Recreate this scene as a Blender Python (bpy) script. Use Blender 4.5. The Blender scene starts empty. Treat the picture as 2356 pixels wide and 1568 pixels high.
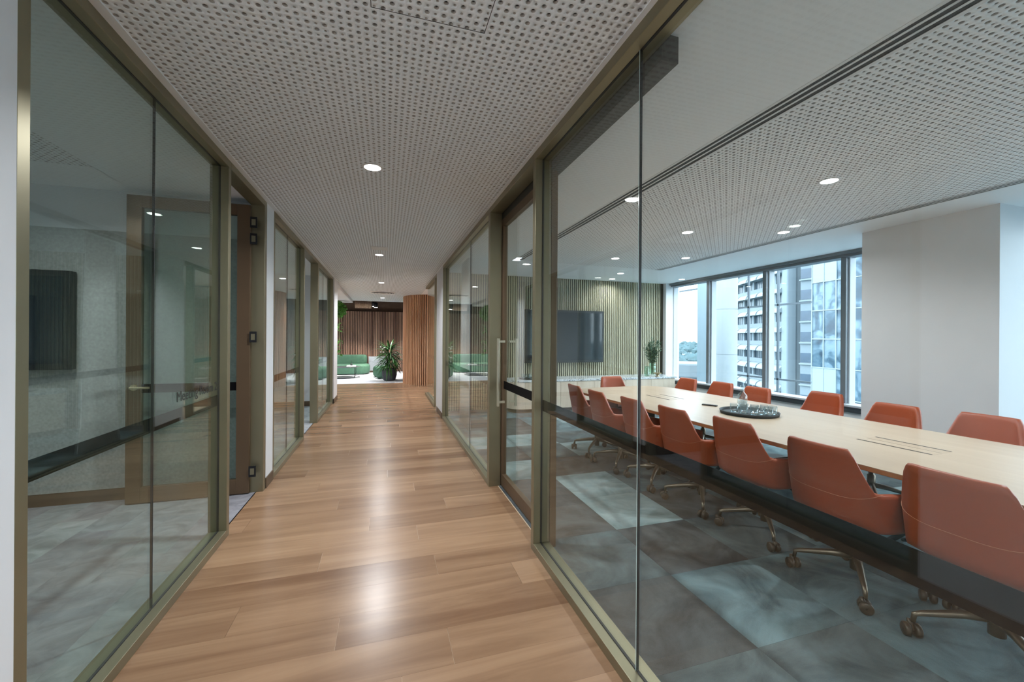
import bpy, bmesh, math, random
import numpy as np
from mathutils import Vector, Matrix
random.seed(7); rng = np.random.default_rng(7)
PI = math.pi
sc = bpy.context.scene
COL = sc.collection

# ------------------------------------------------------------------ camera
F_PX, YAW, ROLL, CAM_H = 938.0, math.atan2(291, 938.0), 0.0065, 1.44
cam_d = bpy.data.cameras.new('camera'); cam = bpy.data.objects.new('camera', cam_d); COL.objects.link(cam)
cam_d.sensor_fit = 'HORIZONTAL'; cam_d.sensor_width = 36.0; cam_d.lens = F_PX / 2356 * 36
cam_d.shift_y = -8 / 2356; cam_d.clip_start = 0.02; cam_d.clip_end = 6000
_f = Vector((math.sin(YAW), math.cos(YAW), 0)); _r0 = Vector((math.cos(YAW), -math.sin(YAW), 0)); _u0 = Vector((0, 0, 1))
_r = _r0 * math.cos(ROLL) + _u0 * math.sin(ROLL); _u = -_r0 * math.sin(ROLL) + _u0 * math.cos(ROLL)
cam.matrix_world = Matrix((( _r.x, _u.x, -_f.x, 0), (_r.y, _u.y, -_f.y, 0), (_r.z, _u.z, -_f.z, CAM_H), (0, 0, 0, 1)))
sc.camera = cam
# ------------------------------------------------------------------ view
sc.view_settings.view_transform = 'Standard'; sc.view_settings.look = 'None'
sc.view_settings.gamma = 1; sc.view_settings.use_curve_mapping = False
sc.view_settings.exposure = 0.80
sc.cycles.use_denoising = True; sc.cycles.denoising_prefilter = 'ACCURATE'
sc.cycles.max_bounces = 14; sc.cycles.diffuse_bounces = 7; sc.cycles.glossy_bounces = 6
sc.cycles.transmission_bounces = 10; sc.cycles.transparent_max_bounces = 24
sc.cycles.sample_clamp_indirect = 6.0; sc.cycles.caustics_reflective = False; sc.cycles.caustics_refractive = False
# ------------------------------------------------------------------ world: bright overcast sky
SKY = 4.8
W = bpy.data.worlds.new('sky'); sc.world = W; W.use_nodes = True
nt = W.node_tree; N = nt.nodes; L = nt.links
bg = N['Background']; tc = N.new('ShaderNodeTexCoord'); mp = N.new('ShaderNodeMapping')
mp.inputs['Scale'].default_value = (1, 1, 4.5)
nz = N.new('ShaderNodeTexNoise'); nz.inputs['Scale'].default_value = 2.2; nz.inputs['Detail'].default_value = 6
cr = N.new('ShaderNodeValToRGB'); cr.color_ramp.elements[0].position = 0.38; cr.color_ramp.elements[1].position = 0.62
cr.color_ramp.elements[0].color = (0.62, 0.80, 0.95, 1); cr.color_ramp.elements[1].color = (0.90, 0.95, 1.0, 1)
L.new(tc.outputs['Generated'], mp.inputs['Vector']); L.new(mp.outputs[0], nz.inputs['Vector'])
L.new(nz.outputs['Fac'], cr.inputs[0]); L.new(cr.outputs[0], bg.inputs['Color']); bg.inputs['Strength'].default_value = SKY
LAMP_W = 27.0

# ------------------------------------------------------------------ materials
MATS = {}
def base_mat(name):
    m = bpy.data.materials.new(name); m.use_nodes = True
    return m, m.node_tree.nodes, m.node_tree.links, m.node_tree.nodes['Principled BSDF']
def M(name, col, rough=0.5, metal=0.0, noise=0.0, scale=20.0, bump=0.0, spec=None, coord='Object', stretch=(1, 1, 1)):
    if name in MATS: return MATS[name]
    m, n, l, p = base_mat(name)
    p.inputs['Roughness'].default_value = rough; p.inputs['Metallic'].default_value = metal
    if spec is not None: p.inputs['Specular IOR Level'].default_value = spec
    if noise or bump:
        t = n.new('ShaderNodeTexCoord'); mp = n.new('ShaderNodeMapping'); mp.inputs['Scale'].default_value = stretch
        z = n.new('ShaderNodeTexNoise'); z.inputs['Scale'].default_value = scale; z.inputs['Detail'].default_value = 5
        l.new(t.outputs[coord], mp.inputs['Vector']); l.new(mp.outputs[0], z.inputs['Vector'])
        r = n.new('ShaderNodeValToRGB'); r.color_ramp.elements[0].position = 0.3; r.color_ramp.elements[1].position = 0.7
        c = Vector(col)
        r.color_ramp.elements[0].color = (*(c * (1 - noise)), 1); r.color_ramp.elements[1].color = (*[min(1, x * (1 + noise)) for x in c], 1)
        l.new(z.outputs['Fac'], r.inputs[0]); l.new(r.outputs[0], p.inputs['Base Color'])
        if bump:
            b = n.new('ShaderNodeBump'); b.inputs['Strength'].default_value = bump; b.inputs['Distance'].default_value = 0.004
            l.new(z.outputs['Fac'], b.inputs['Height']); l.new(b.outputs[0], p.inputs['Normal'])
    else:
        p.inputs['Base Color'].default_value = (*col, 1)
    MATS[name] = m; return m
def wood(name, dark, light, rough, axis, grain=22.0, vary=0.25, spec=0.5, ramp=(0.28, 0.72)):
    """streaky timber, grain along local axis; every object gets its own tone and offset"""
    m, n, l, p = base_mat(name)
    t = n.new('ShaderNodeTexCoord'); oi = n.new('ShaderNodeObjectInfo')
    ad = n.new('ShaderNodeVectorMath'); ad.operation = 'ADD'
    ml = n.new('ShaderNodeMath'); ml.operation = 'MULTIPLY'; ml.inputs[1].default_value = 37.0
    l.new(oi.outputs['Random'], ml.inputs[0]); l.new(t.outputs['Object'], ad.inputs[0]); l.new(ml.outputs[0], ad.inputs[1])
    mp = n.new('ShaderNodeMapping'); s = [grain, grain, grain]; s[axis] = grain / 14; mp.inputs['Scale'].default_value = s
    l.new(ad.outputs[0], mp.inputs['Vector'])
    z = n.new('ShaderNodeTexNoise'); z.inputs['Scale'].default_value = 1.0; z.inputs['Detail'].default_value = 7; z.inputs['Roughness'].default_value = 0.62
    z.inputs['Distortion'].default_value = 0.6
    l.new(mp.outputs[0], z.inputs['Vector'])
    mp2 = n.new('ShaderNodeMapping'); s2 = [grain / 4] * 3; s2[axis] = grain / 24; mp2.inputs['Scale'].default_value = s2
    l.new(ad.outputs[0], mp2.inputs['Vector'])
    z2 = n.new('ShaderNodeTexNoise'); z2.inputs['Scale'].default_value = 1.0; z2.inputs['Detail'].default_value = 3
    l.new(mp2.outputs[0], z2.inputs['Vector'])
    mx = n.new('ShaderNodeMath'); mx.operation = 'MULTIPLY_ADD'; mx.inputs[1].default_value = 0.55
    sub = n.new('ShaderNodeMath'); sub.operation = 'MULTIPLY'; sub.inputs[1].default_value = 0.45
    l.new(z2.outputs['Fac'], sub.inputs[0]); l.new(z.outputs['Fac'], mx.inputs[0]); l.new(sub.outputs[0], mx.inputs[2])
    rv = n.new('ShaderNodeMath'); rv.operation = 'MULTIPLY_ADD'; rv.inputs[1].default_value = vary; l.new(oi.outputs['Random'], rv.inputs[0])
    of = n.new('ShaderNodeMath'); of.operation = 'SUBTRACT'; l.new(mx.outputs[0], of.inputs[0]); of.inputs[1].default_value = vary / 2
    l.new(of.outputs[0], rv.inputs[2])
    r = n.new('ShaderNodeValToRGB'); r.color_ramp.elements[0].position = ramp[0]; r.color_ramp.elements[1].position = ramp[1]
    r.color_ramp.elements[0].color = (*dark, 1); r.color_ramp.elements[1].color = (*light, 1)
    l.new(rv.outputs[0], r.inputs[0]); l.new(r.outputs[0], p.inputs['Base Color'])
    p.inputs['Roughness'].default_value = rough; p.inputs['Specular IOR Level'].default_value = spec
    b = n.new('ShaderNodeBump'); b.inputs['Strength'].default_value = 0.06; b.inputs['Distance'].default_value = 0.002
    l.new(z.outputs['Fac'], b.inputs['Height']); l.new(b.outputs[0], p.inputs['Normal'])
    MATS[name] = m; return m
def thin_glass(name, tint, f0=0.045, gain=1.0):
    """architectural glazing: clear see-through plus a mirror part that grows to grazing angles"""
    m = bpy.data.materials.new(name); m.use_nodes = True; n = m.node_tree.nodes; l = m.node_tree.links; n.clear()
    out = n.new('ShaderNodeOutputMaterial'); mix = n.new('ShaderNodeMixShader'); tr = n.new('ShaderNodeBsdfTransparent'); gl = n.new('ShaderNodeBsdfGlossy')
    tr.inputs['Color'].default_value = (*tint, 1); gl.inputs['Roughness'].default_value = 0.0; gl.inputs['Color'].default_value = (0.95, 1, 0.98, 1)
    g = n.new('ShaderNodeNewGeometry'); d = n.new('ShaderNodeVectorMath'); d.operation = 'DOT_PRODUCT'
    l.new(g.outputs['Normal'], d.inputs[0]); l.new(g.outputs['Incoming'], d.inputs[1])
    a = n.new('ShaderNodeMath'); a.operation = 'ABSOLUTE'; l.new(d.outputs['Value'], a.inputs[0])
    s = n.new('ShaderNodeMath'); s.operation = 'SUBTRACT'; s.inputs[0].default_value = 1.0; l.new(a.outputs[0], s.inputs[1])
    p = n.new('ShaderNodeMath'); p.operation = 'POWER'; p.inputs[1].default_value = 5.0; l.new(s.outputs[0], p.inputs[0])
    q = n.new('ShaderNodeMath'); q.operation = 'MULTIPLY_ADD'; q.inputs[1].default_value = gain * (1 - f0); q.inputs[2].default_value = f0; l.new(p.outputs[0], q.inputs[0]); q.use_clamp = True
    l.new(q.outputs[0], mix.inputs[0]); l.new(tr.outputs[0], mix.inputs[1]); l.new(gl.outputs[0], mix.inputs[2]); l.new(mix.outputs[0], out.inputs[0])
    MATS[name] = m; return m
def emit(name, col, strength):
    m = bpy.data.materials.new(name); m.use_nodes = True; n = m.node_tree.nodes; l = m.node_tree.links; n.clear()
    out = n.new('ShaderNodeOutputMaterial'); e = n.new('ShaderNodeEmission'); e.inputs[0].default_value = (*col, 1); e.inputs[1].default_value = strength
    l.new(e.outputs[0], out.inputs[0]); MATS[name] = m; return m

white_paint = M('white paint', (0.70, 0.705, 0.72), 0.55, noise=0.01, scale=6, bump=0.02)
ceil_white = M('ceiling white', (0.82, 0.88, 0.925), 0.6, noise=0.01, scale=5)
ceil_cool = M('plasterboard ceiling white', (0.87, 0.885, 0.90), 0.55, noise=0.01, scale=4)
hole_wall = M('bare board core', (0.46, 0.45, 0.44), 0.9, noise=0.1, scale=60)
void_dark = M('dark acoustic felt', (0.010, 0.010, 0.010), 0.9, noise=0.2, scale=60)
bronze = M('bronze anodised aluminium', (0.27, 0.243, 0.160), 0.37, 0.75, noise=0.05, scale=3)
bronze_door = M('bronze powder coat', (0.15, 0.098, 0.058), 0.38, 0.55, noise=0.05, scale=3)
gasket = M('black rubber', (0.008, 0.009, 0.012), 0.6, noise=0.1, scale=50)
film = M('black vinyl band', (0.005, 0.005, 0.006), 0.5, noise=0.1, scale=40, spec=0.05)
ink = M('black vinyl lettering', (0.015, 0.015, 0.015), 0.4, noise=0.1, scale=40)
black_metal = M('black powder coated steel', (0.012, 0.013, 0.016), 0.4, 0.3, noise=0.1, scale=30)
glass_r = thin_glass('partition glass', (0.965, 0.985, 0.975), 0.040, 1.0)
glass_l = thin_glass('partition glass green tint', (0.85, 0.92, 0.895), 0.058, 1.0)
glass_w = thin_glass('window glass', (0.94, 0.98, 1.0), 0.02, 0.7)
glass_edge = M('glass edge', (0.55, 0.72, 0.70), 0.1, noise=0.05, scale=10)
oak_floor = wood('oak plank', (0.160, 0.083, 0.043), (0.335, 0.205, 0.120), 0.27, 0, 8.0, 0.10, 0.5, (0.33, 0.64))
oak_pale = wood('pale oak veneer', (0.60, 0.46, 0.32), (0.80, 0.67, 0.51), 0.42, 0, 12.0, 0.1)
oak_front = wood('pale oak cabinet front', (0.62, 0.49, 0.37), (0.80, 0.68, 0.54), 0.45, 2, 22.0, 0.1)
ply_edge = wood('plywood edge', (0.26, 0.11, 0.04), (0.46, 0.23, 0.10), 0.5, 0, 12.0, 0.1)
slat_green = wood('sage oak batten', (0.40, 0.37, 0.24), (0.62, 0.58, 0.42), 0.5, 2, 20.0, 0.25)
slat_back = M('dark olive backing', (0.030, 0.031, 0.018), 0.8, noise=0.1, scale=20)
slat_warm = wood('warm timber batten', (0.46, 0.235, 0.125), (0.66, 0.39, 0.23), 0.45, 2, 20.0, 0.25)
slat_warm_back = M('brown backing', (0.045, 0.018, 0.009), 0.8, noise=0.1, scale=20)  # darkened to add shade in the gaps between the battens
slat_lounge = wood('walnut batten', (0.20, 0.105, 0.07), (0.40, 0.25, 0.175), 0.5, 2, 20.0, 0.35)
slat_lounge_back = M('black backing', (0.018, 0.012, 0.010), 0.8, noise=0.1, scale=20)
leather = M('tan leather', (0.335, 0.062, 0.0175), 0.42, noise=0.04, scale=160, bump=0.03)
leather_seam = M('light stitching', (0.55, 0.22, 0.12), 0.6, noise=0.1, scale=60)
chair_metal = M('bronze chair base', (0.20, 0.165, 0.125), 0.34, 0.8, noise=0.05, scale=10)
caster_mat = M('caster bronze plastic', (0.07, 0.055, 0.042), 0.35, 0.3, noise=0.1, scale=30)
tv_frame = M('black screen frame', (0.010, 0.012, 0.014), 0.3, noise=0.1, scale=20)
tv_screen = M('screen glass', (0.012, 0.019, 0.024), 0.06, noise=0.1, scale=2)
window_grey = M('grey aluminium mullion', (0.19, 0.205, 0.225), 0.42, 0.2, noise=0.05, scale=5)
window_white = M('white aluminium', (0.58, 0.61, 0.65), 0.45, noise=0.02, scale=5)
sill_black = M('black duct cover', (0.018, 0.022, 0.03), 0.5, noise=0.1, scale=20)
brown_base = M('bronze skirting', (0.12, 0.08, 0.05), 0.4, 0.3, noise=0.05, scale=6)
clear = M('clear tumbler glass', (0.95, 0.98, 0.98), 0.02); _p = clear.node_tree.nodes['Principled BSDF']; _p.inputs['Transmission Weight'].default_value = 1.0; _p.inputs['IOR'].default_value = 1.35
clear_thin = thin_glass('thin drinking glass', (0.93, 0.955, 0.965), 0.11, 1.0)
green_glass = thin_glass('sage green glass', (0.78, 0.88, 0.81), 0.10, 1.0)
water = M('water surface', (0.75, 0.85, 0.9), 0.02)
tray_black = M('matt black tray', (0.015, 0.015, 0.017), 0.5, noise=0.1, scale=30)
leaf_dark = M('dark leaf', (0.035, 0.125, 0.024), 0.4, noise=0.5, scale=9)
leaf_bright = M('bright leaf', (0.08, 0.24, 0.03), 0.45, noise=0.5, scale=15)
leaf_olive = M('olive leaf', (0.055, 0.115, 0.065), 0.5, noise=0.5, scale=25)
stem_mat = M('plant stem', (0.16, 0.23, 0.08), 0.6, noise=0.3, scale=30)
petal = M('white petal', (0.85, 0.85, 0.82), 0.5, noise=0.05, scale=20)
pot_mat = M('charcoal fibre pot', (0.045, 0.048, 0.055), 0.65, noise=0.2, scale=25, bump=0.1)
sofa_green = M('green velvet', (0.045, 0.118, 0.073), 0.75, noise=0.12, scale=14, bump=0.05)
grey_lam = M('blue grey laminate', (0.27, 0.30, 0.33), 0.5, noise=0.03, scale=6)
carpet_light = M('pale lounge carpet', (0.58, 0.59, 0.62), 0.95, noise=0.10, scale=30, bump=0.3)
felt = M('grey felt panel', (0.34, 0.34, 0.325), 0.95, noise=0.14, scale=55, bump=0.2)
dark_ceil = M('dark brown soffit', (0.11, 0.068, 0.046), 0.8, noise=0.1, scale=8)
curtain = M('sheer white curtain', (0.80, 0.80, 0.80), 0.9, noise=0.03, scale=20)
diffuser_white = M('white diffuser blade', (0.76, 0.76, 0.76), 0.4, noise=0.02, scale=20)
slot_dark = M('dark slot', (0.02, 0.02, 0.021), 0.7, noise=0.1, scale=20)
lamp_glow = emit('downlight lens', (1.0, 0.98, 0.95), 16.0)
foil = M('foil duct', (0.55, 0.42, 0.33), 0.35, 0.7, noise=0.2, scale=30)

def terrazzo():
    m, n, l, p = base_mat('pale terrazzo'); t = n.new('ShaderNodeTexCoord'); v = n.new('ShaderNodeTexVoronoi'); v.inputs['Scale'].default_value = 55
    l.new(t.outputs['Object'], v.inputs['Vector']); r = n.new('ShaderNodeValToRGB'); r.color_ramp.interpolation = 'CONSTANT'
    e = r.color_ramp.elements; e[0].color = (0.62, 0.66, 0.68, 1); e[1].position = 0.72; e[1].color = (0.24, 0.26, 0.27, 1)
    x = e.new(0.86); x.color = (0.80, 0.82, 0.83, 1)
    sp = n.new('ShaderNodeSeparateColor'); l.new(v.outputs['Color'], sp.inputs[0]); l.new(sp.outputs[0], r.inputs[0]); l.new(r.outputs[0], p.inputs['Base Color'])
    p.inputs['Roughness'].default_value = 0.16; MATS['terrazzo'] = m; return m
terrazzo_m = terrazzo()
def carpet(name, dark, light, scale=2.2):
    """mottled carpet tile: cloudy blotches plus fine pile, per-tile offset"""
    m, n, l, p = base_mat(name); t = n.new('ShaderNodeTexCoord'); oi = n.new('ShaderNodeObjectInfo')
    ml = n.new('ShaderNodeMath'); ml.operation = 'MULTIPLY'; ml.inputs[1].default_value = 53.0; l.new(oi.outputs['Random'], ml.inputs[0])
    ad = n.new('ShaderNodeVectorMath'); ad.operation = 'ADD'; l.new(t.outputs['Object'], ad.inputs[0]); l.new(ml.outputs[0], ad.inputs[1])
    z = n.new('ShaderNodeTexNoise'); z.inputs['Scale'].default_value = scale; z.inputs['Detail'].default_value = 9; z.inputs['Roughness'].default_value = 0.6; z.inputs['Distortion'].default_value = 1.2
    l.new(ad.outputs[0], z.inputs['Vector'])
    f = n.new('ShaderNodeTexNoise'); f.inputs['Scale'].default_value = 420; f.inputs['Detail'].default_value = 2; l.new(ad.outputs[0], f.inputs['Vector'])
    r = n.new('ShaderNodeValToRGB'); r.color_ramp.elements[0].position = 0.33; r.color_ramp.elements[1].position = 0.66
    r.color_ramp.elements[0].color = (*dark, 1); r.color_ramp.elements[1].color = (*light, 1)
    mx = n.new('ShaderNodeMath'); mx.operation = 'MULTIPLY_ADD'; mx.inputs[1].default_value = 0.22
    sb = n.new('ShaderNodeMath'); sb.operation = 'SUBTRACT'; sb.inputs[1].default_value = 0.11; l.new(z.outputs['Fac'], sb.inputs[0])
    l.new(f.outputs['Fac'], mx.inputs[0]); l.new(sb.outputs[0], mx.inputs[2]); l.new(mx.outputs[0], r.inputs[0]); l.new(r.outputs[0], p.inputs['Base Color'])
    p.inputs['Roughness'].default_value = 0.97; p.inputs['Specular IOR Level'].default_value = 0.15
    b = n.new('ShaderNodeBump'); b.inputs['Strength'].default_value = 0.35; b.inputs['Distance'].default_value = 0.003; l.new(f.outputs['Fac'], b.inputs['Height']); l.new(b.outputs[0], p.inputs['Normal'])
    MATS[name] = m; return m
CT = [carpet('carpet tile mid', (0.060, 0.078, 0.084), (0.150, 0.195, 0.205)), carpet('carpet tile pale', (0.13, 0.19, 0.20), (0.32, 0.41, 0.42)),
      carpet('carpet tile dark', (0.048, 0.053, 0.055), (0.115, 0.130, 0.135)), carpet('carpet tile teal', (0.058, 0.092, 0.105), (0.17, 0.25, 0.27))]  # palette shifted to teal, putting the blue window light into the tiles
CL = [carpet('grey carpet plank', (0.20, 0.21, 0.225), (0.33, 0.345, 0.36), 5), carpet('light grey carpet plank', (0.25, 0.265, 0.275), (0.40, 0.41, 0.42), 5), carpet('mauve grey carpet plank', (0.19, 0.185, 0.205), (0.31, 0.305, 0.325), 5)]

# ------------------------------------------------------------------ builders
def link(name, me, mat, parent=None, loc=None):
    o = bpy.data.objects.new(name, me); COL.objects.link(o)
    if mat is not None and me is not None and not me.materials: me.materials.append(mat)
    if parent is not None: o.parent = parent
    if loc is not None: o.location = loc
    return o
def tag(o, label=None, cat=None, group=None, kind=None):
    if label: o['label'] = label
    if cat: o['category'] = cat
    if group: o['group'] = group
    if kind: o['kind'] = kind
    return o
def empty(name, loc=(0, 0, 0), rz=0, **k):
    o = bpy.data.objects.new(name, None); COL.objects.link(o); o.location = loc; o.rotation_euler = (0, 0, rz); o.empty_display_size = 0.1
    return tag(o, **k)
def bm_mesh(name, bm, smooth=False):
    bmesh.ops.recalc_face_normals(bm, faces=bm.faces)
    me = bpy.data.meshes.new(name); bm.to_mesh(me); bm.free()
    if smooth:
        for p in me.polygons: p.use_smooth = True
    return me
def add_box(bm, a, b, bev=0.0):
    x0, y0, z0 = (min(a[i], b[i]) for i in range(3)); x1, y1, z1 = (max(a[i], b[i]) for i in range(3))
    r = bmesh.ops.create_cube(bm, size=1.0, matrix=Matrix.Translation(((x0 + x1) / 2, (y0 + y1) / 2, (z0 + z1) / 2)) @ Matrix.Diagonal((x1 - x0, y1 - y0, z1 - z0, 1)))
    if bev:
        es = set(e for v in r['verts'] for e in v.link_edges)
        bmesh.ops.bevel(bm, geom=list(es), offset=bev, segments=2, affect='EDGES', profile=0.5)
def box_me(a, b, bev=0.0, name='box'):
    bm = bmesh.new(); add_box(bm, a, b, bev); return bm_mesh(name, bm)
def box(name, a, b, mat, parent=None, bev=0.0, loc=None):
    """box between world corners; origin at its own base centre unless a parent/loc is given"""
    if parent is None and loc is None:
        c = Vector(((a[0] + b[0]) / 2, (a[1] + b[1]) / 2, min(a[2], b[2])))
        return link(name, box_me(Vector(a) - c, Vector(b) - c, bev, name), mat, None, c)
    return link(name, box_me(a, b, bev, name), mat, parent, loc)
def boxes(name, lst, mat, parent=None, bev=0.0, loc=None):
    bm = bmesh.new()
    for a, b in lst: add_box(bm, a, b, bev)
    return link(name, bm_mesh(name, bm), mat, parent, loc)
def add_tube(bm, pts, rad, seg=10, cap=True):
    pts = [Vector(p) for p in pts]; rad = rad if isinstance(rad, (list, tuple)) else [rad] * len(pts)
    rings = []; up = None
    for i, p in enumerate(pts):
        t = (pts[min(i + 1, len(pts) - 1)] - pts[max(i - 1, 0)]).normalized()
        if up is None: up = Vector((0, 0, 1)) if abs(t.z) < 0.9 else Vector((1, 0, 0))
        s = t.cross(up).normalized(); up = s.cross(t).normalized()
        rings.append([bm.verts.new(p + (s * math.cos(a) + up * math.sin(a)) * rad[i]) for a in [2 * PI * k / seg for k in range(seg)]])
    for a, b in zip(rings, rings[1:]):
        for k in range(seg): bm.faces.new((a[k], a[(k + 1) % seg], b[(k + 1) % seg], b[k]))
    if cap: bm.faces.new(rings[0]); bm.faces.new(rings[-1])
def tube(name, pts, rad, mat, parent=None, seg=10, loc=None):
    bm = bmesh.new(); add_tube(bm, pts, rad, seg); return link(name, bm_mesh(name, bm, True), mat, parent, loc)
def add_lathe(bm, prof, seg=32, c=(0, 0, 0)):
    rings = []
    for r, z in prof:
        if r < 1e-5: rings.append([bm.verts.new((c[0], c[1], c[2] + z))])
        else: rings.append([bm.verts.new((c[0] + r * math.cos(2 * PI * k / seg), c[1] + r * math.sin(2 * PI * k / seg), c[2] + z)) for k in range(seg)])
    for a, b in zip(rings, rings[1:]):
        if len(a) == 1 and len(b) == 1: continue
        for k in range(seg):
            k2 = (k + 1) % seg
            if len(a) == 1: bm.faces.new((a[0], b[k], b[k2]))
            elif len(b) == 1: bm.faces.new((a[k], a[k2], b[0]))
            else: bm.faces.new((a[k], a[k2], b[k2], b[k]))
def lathe_me(prof, seg=32, name='lathe', smooth=True):
    bm = bmesh.new(); add_lathe(bm, prof, seg); return bm_mesh(name, bm, smooth)
def lathe(name, prof, mat, parent=None, loc=None, seg=32, smooth=True):
    return link(name, lathe_me(prof, seg, name, smooth), mat, parent, loc)
def auto_smooth(o, ang=40):
    me = o.data
    bm = bmesh.new(); bm.from_mesh(me)
    for f in bm.faces: f.smooth = True
    for e in bm.edges: e.smooth = not (len(e.link_faces) == 2 and e.calc_face_angle(0) > math.radians(ang))
    bm.to_mesh(me); bm.free(); return o
def prism_me(outline, z0, z1, name='prism', bev=0.0):
    bm = bmesh.new(); lo = [bm.verts.new((x, y, z0)) for x, y in outline]; hi = [bm.verts.new((x, y, z1)) for x, y in outline]; n = len(lo)
    bm.faces.new(lo); bm.faces.new(hi)
    for k in range(n): bm.faces.new((lo[k], lo[(k + 1) % n], hi[(k + 1) % n], hi[k]))
    if bev:
        bmesh.ops.recalc_face_normals(bm, faces=bm.faces)
        es = [e for e in bm.edges if abs(e.verts[0].co.z - e.verts[1].co.z) < 1e-6]
        bmesh.ops.bevel(bm, geom=es, offset=bev, segments=3, affect='EDGES', profile=0.5)
    return bm_mesh(name, bm)
def round_rect(w, d, r, seg=8):
    out = []
    for cx, cy, a0 in ((w / 2 - r, d / 2 - r, 0), (-w / 2 + r, d / 2 - r, 90), (-w / 2 + r, -d / 2 + r, 180), (w / 2 - r, -d / 2 + r, 270)):
        for k in range(seg + 1):
            a = math.radians(a0 + 90 * k / seg); out.append((cx + r * math.cos(a), cy + r * math.sin(a)))
    return out
def copy_tree(o, parent=None):
    c = o.copy(); COL.objects.link(c); c.parent = parent
    for ch in list(o.children): copy_tree(ch, c)
    return c

CEIL = 2.70
XL, XR = -1.075, 0.96           # corridor faces of the two glazed walls
DEP = 0.115                      # frame depth
XRO = XR + DEP; XLO = XL - DEP
PITCH = 0.0325
# ================================================================== STRUCTURE
# ---- timber floor of the corridor, laid across it
fl = box('floor', (-7.2, -4.2, -0.30), (3.6, 19.2, -0.0031), M('screed', (0.55, 0.42, 0.30), 0.9, noise=0.1, scale=5))
tag(fl, 'oak plank corridor floor laid crosswise between the glass partitions', 'floor', kind='structure')
PW, PL = 0.235, 1.50
pl_me = {}
def plank(x0, x1, y0, y1):
    k = (round(x1 - x0, 3), round(y1 - y0, 3))
    if k not in pl_me:
        pl_me[k] = box_me((-k[0] / 2 + 0.0008, -k[1] / 2 + 0.0003, -0.003), (k[0] / 2 - 0.0008, k[1] / 2 - 0.0003, 0), 0, 'plank')
    return link('plank', pl_me[k], oak_floor, fl, (Vector(((x0 + x1) / 2, (y0 + y1) / 2, 0)) - fl.location))
known = {1.79: 0.30, 2.025: -0.215, 2.26: -0.725, 2.495: 0.315, 2.73: -0.39, 2.965: 0.235}
y = 1.79 - PW * 10; row = 0
while y < 13.25:
    y1 = y + PW
    xa, xb = (-1.14, 1.05) if y1 < 9.9 else (-2.6, 1.75)
    j = None
    for ky, kx in known.items():
        if abs(ky - y) < 0.02: j = kx
    if j is None: j = -1.0 + (row * 0.62) % PL + rng.uniform(-0.08, 0.08)
    cuts = sorted(c for c in [j + PL * k for k in (-3, -2, -1, 0, 1, 2)] if xa + 0.12 < c < xb - 0.12)
    e = [xa] + cuts + [xb]
    for a, b in zip(e, e[1:]): plank(a, b, y, y1)
    y = y1; row += 1
# ---- carpet tile floor of the boardroom
TILE = 0.61
cf = box('floor', (1.06, -2.3, -0.2), (6.6, 8.1, -0.002), M('screed dark', (0.12, 0.12, 0.12), 0.9, noise=0.1, scale=5))
tag(cf, 'teal and grey mottled carpet tile floor of the boardroom behind the right glass', 'floor', kind='structure')
tile_me = [box_me((-TILE / 2 + 0.0005, -TILE / 2 + 0.0005, -0.0019), (TILE / 2 - 0.0005, TILE / 2 - 0.0005, 0), 0, 'carpet_tile') for _ in CT]
pick = {(0, 0): 2, (0, 1): 1, (0, 2): 1, (0, 3): 2, (0, 4): 0, (0, 5): 1, (1, 0): 0, (1, 1): 2, (1, 2): 0, (1, -1): 3, (1, -2): 3, (0, -1): 3, (0, -2): 0, (-1, -1): 2, (-1, 0): 0, (-1, 1): 2, (-1, 2): 2, (-1, 3): 1, (2, -1): 3, (-1, 4): 2, (-1, 5): 1, (0, 6): 2, (-1, 6): 0}
for i in range(-1, 8):
    for j in range(-5, 10):
        x0 = 1.67 + i * TILE; y0 = 2.085 + j * TILE
        k = pick.get((i, j), int(rng.choice([0, 0, 2, 3, 3, 1])))
        o = link('carpet_tile', tile_me[k], CT[k], cf, Vector((x0 + TILE / 2, y0 + TILE / 2, 0)) - cf.location)
        o.rotation_euler.z = 0
# ---- grey carpet planks of the two meeting rooms on the left
lf = box('floor', (-4.6, -1.0, -0.2), (-1.075, 9.4, -0.002), M('screed grey', (0.12, 0.12, 0.12), 0.9, noise=0.1, scale=5))
tag(lf, 'grey carpet plank floor of the meeting rooms behind the left glass', 'floor', kind='structure')
cp_me = [box_me((-0.1247, -0.4997, -0.0019), (0.1247, 0.4997, 0.0), 0, 'carpet_plank') for _ in CL]
for i in range(13):
    x0 = -1.13 - 0.25 * (i + 1)
    off = (i % 4) * 0.25
    for j in range(-1, 10):
        y0 = -1.0 + j + off
        if y0 < -1.0 or y0 + 1.0 > 9.4: continue
        k = int(rng.choice([0, 0, 1, 2]))
        link('carpet_plank', cp_me[k], CL[k], lf, Vector((x0 + 0.125, y0 + 0.5, 0)) - lf.location)
# ---- lounge carpet
lc = box('floor', (-7.2, 13.26, -0.003), (3.6, 19.2, 0.005), carpet_light); tag(lc, 'pale grey carpet of the lounge at the end of the corridor', 'floor', kind='structure')

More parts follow.
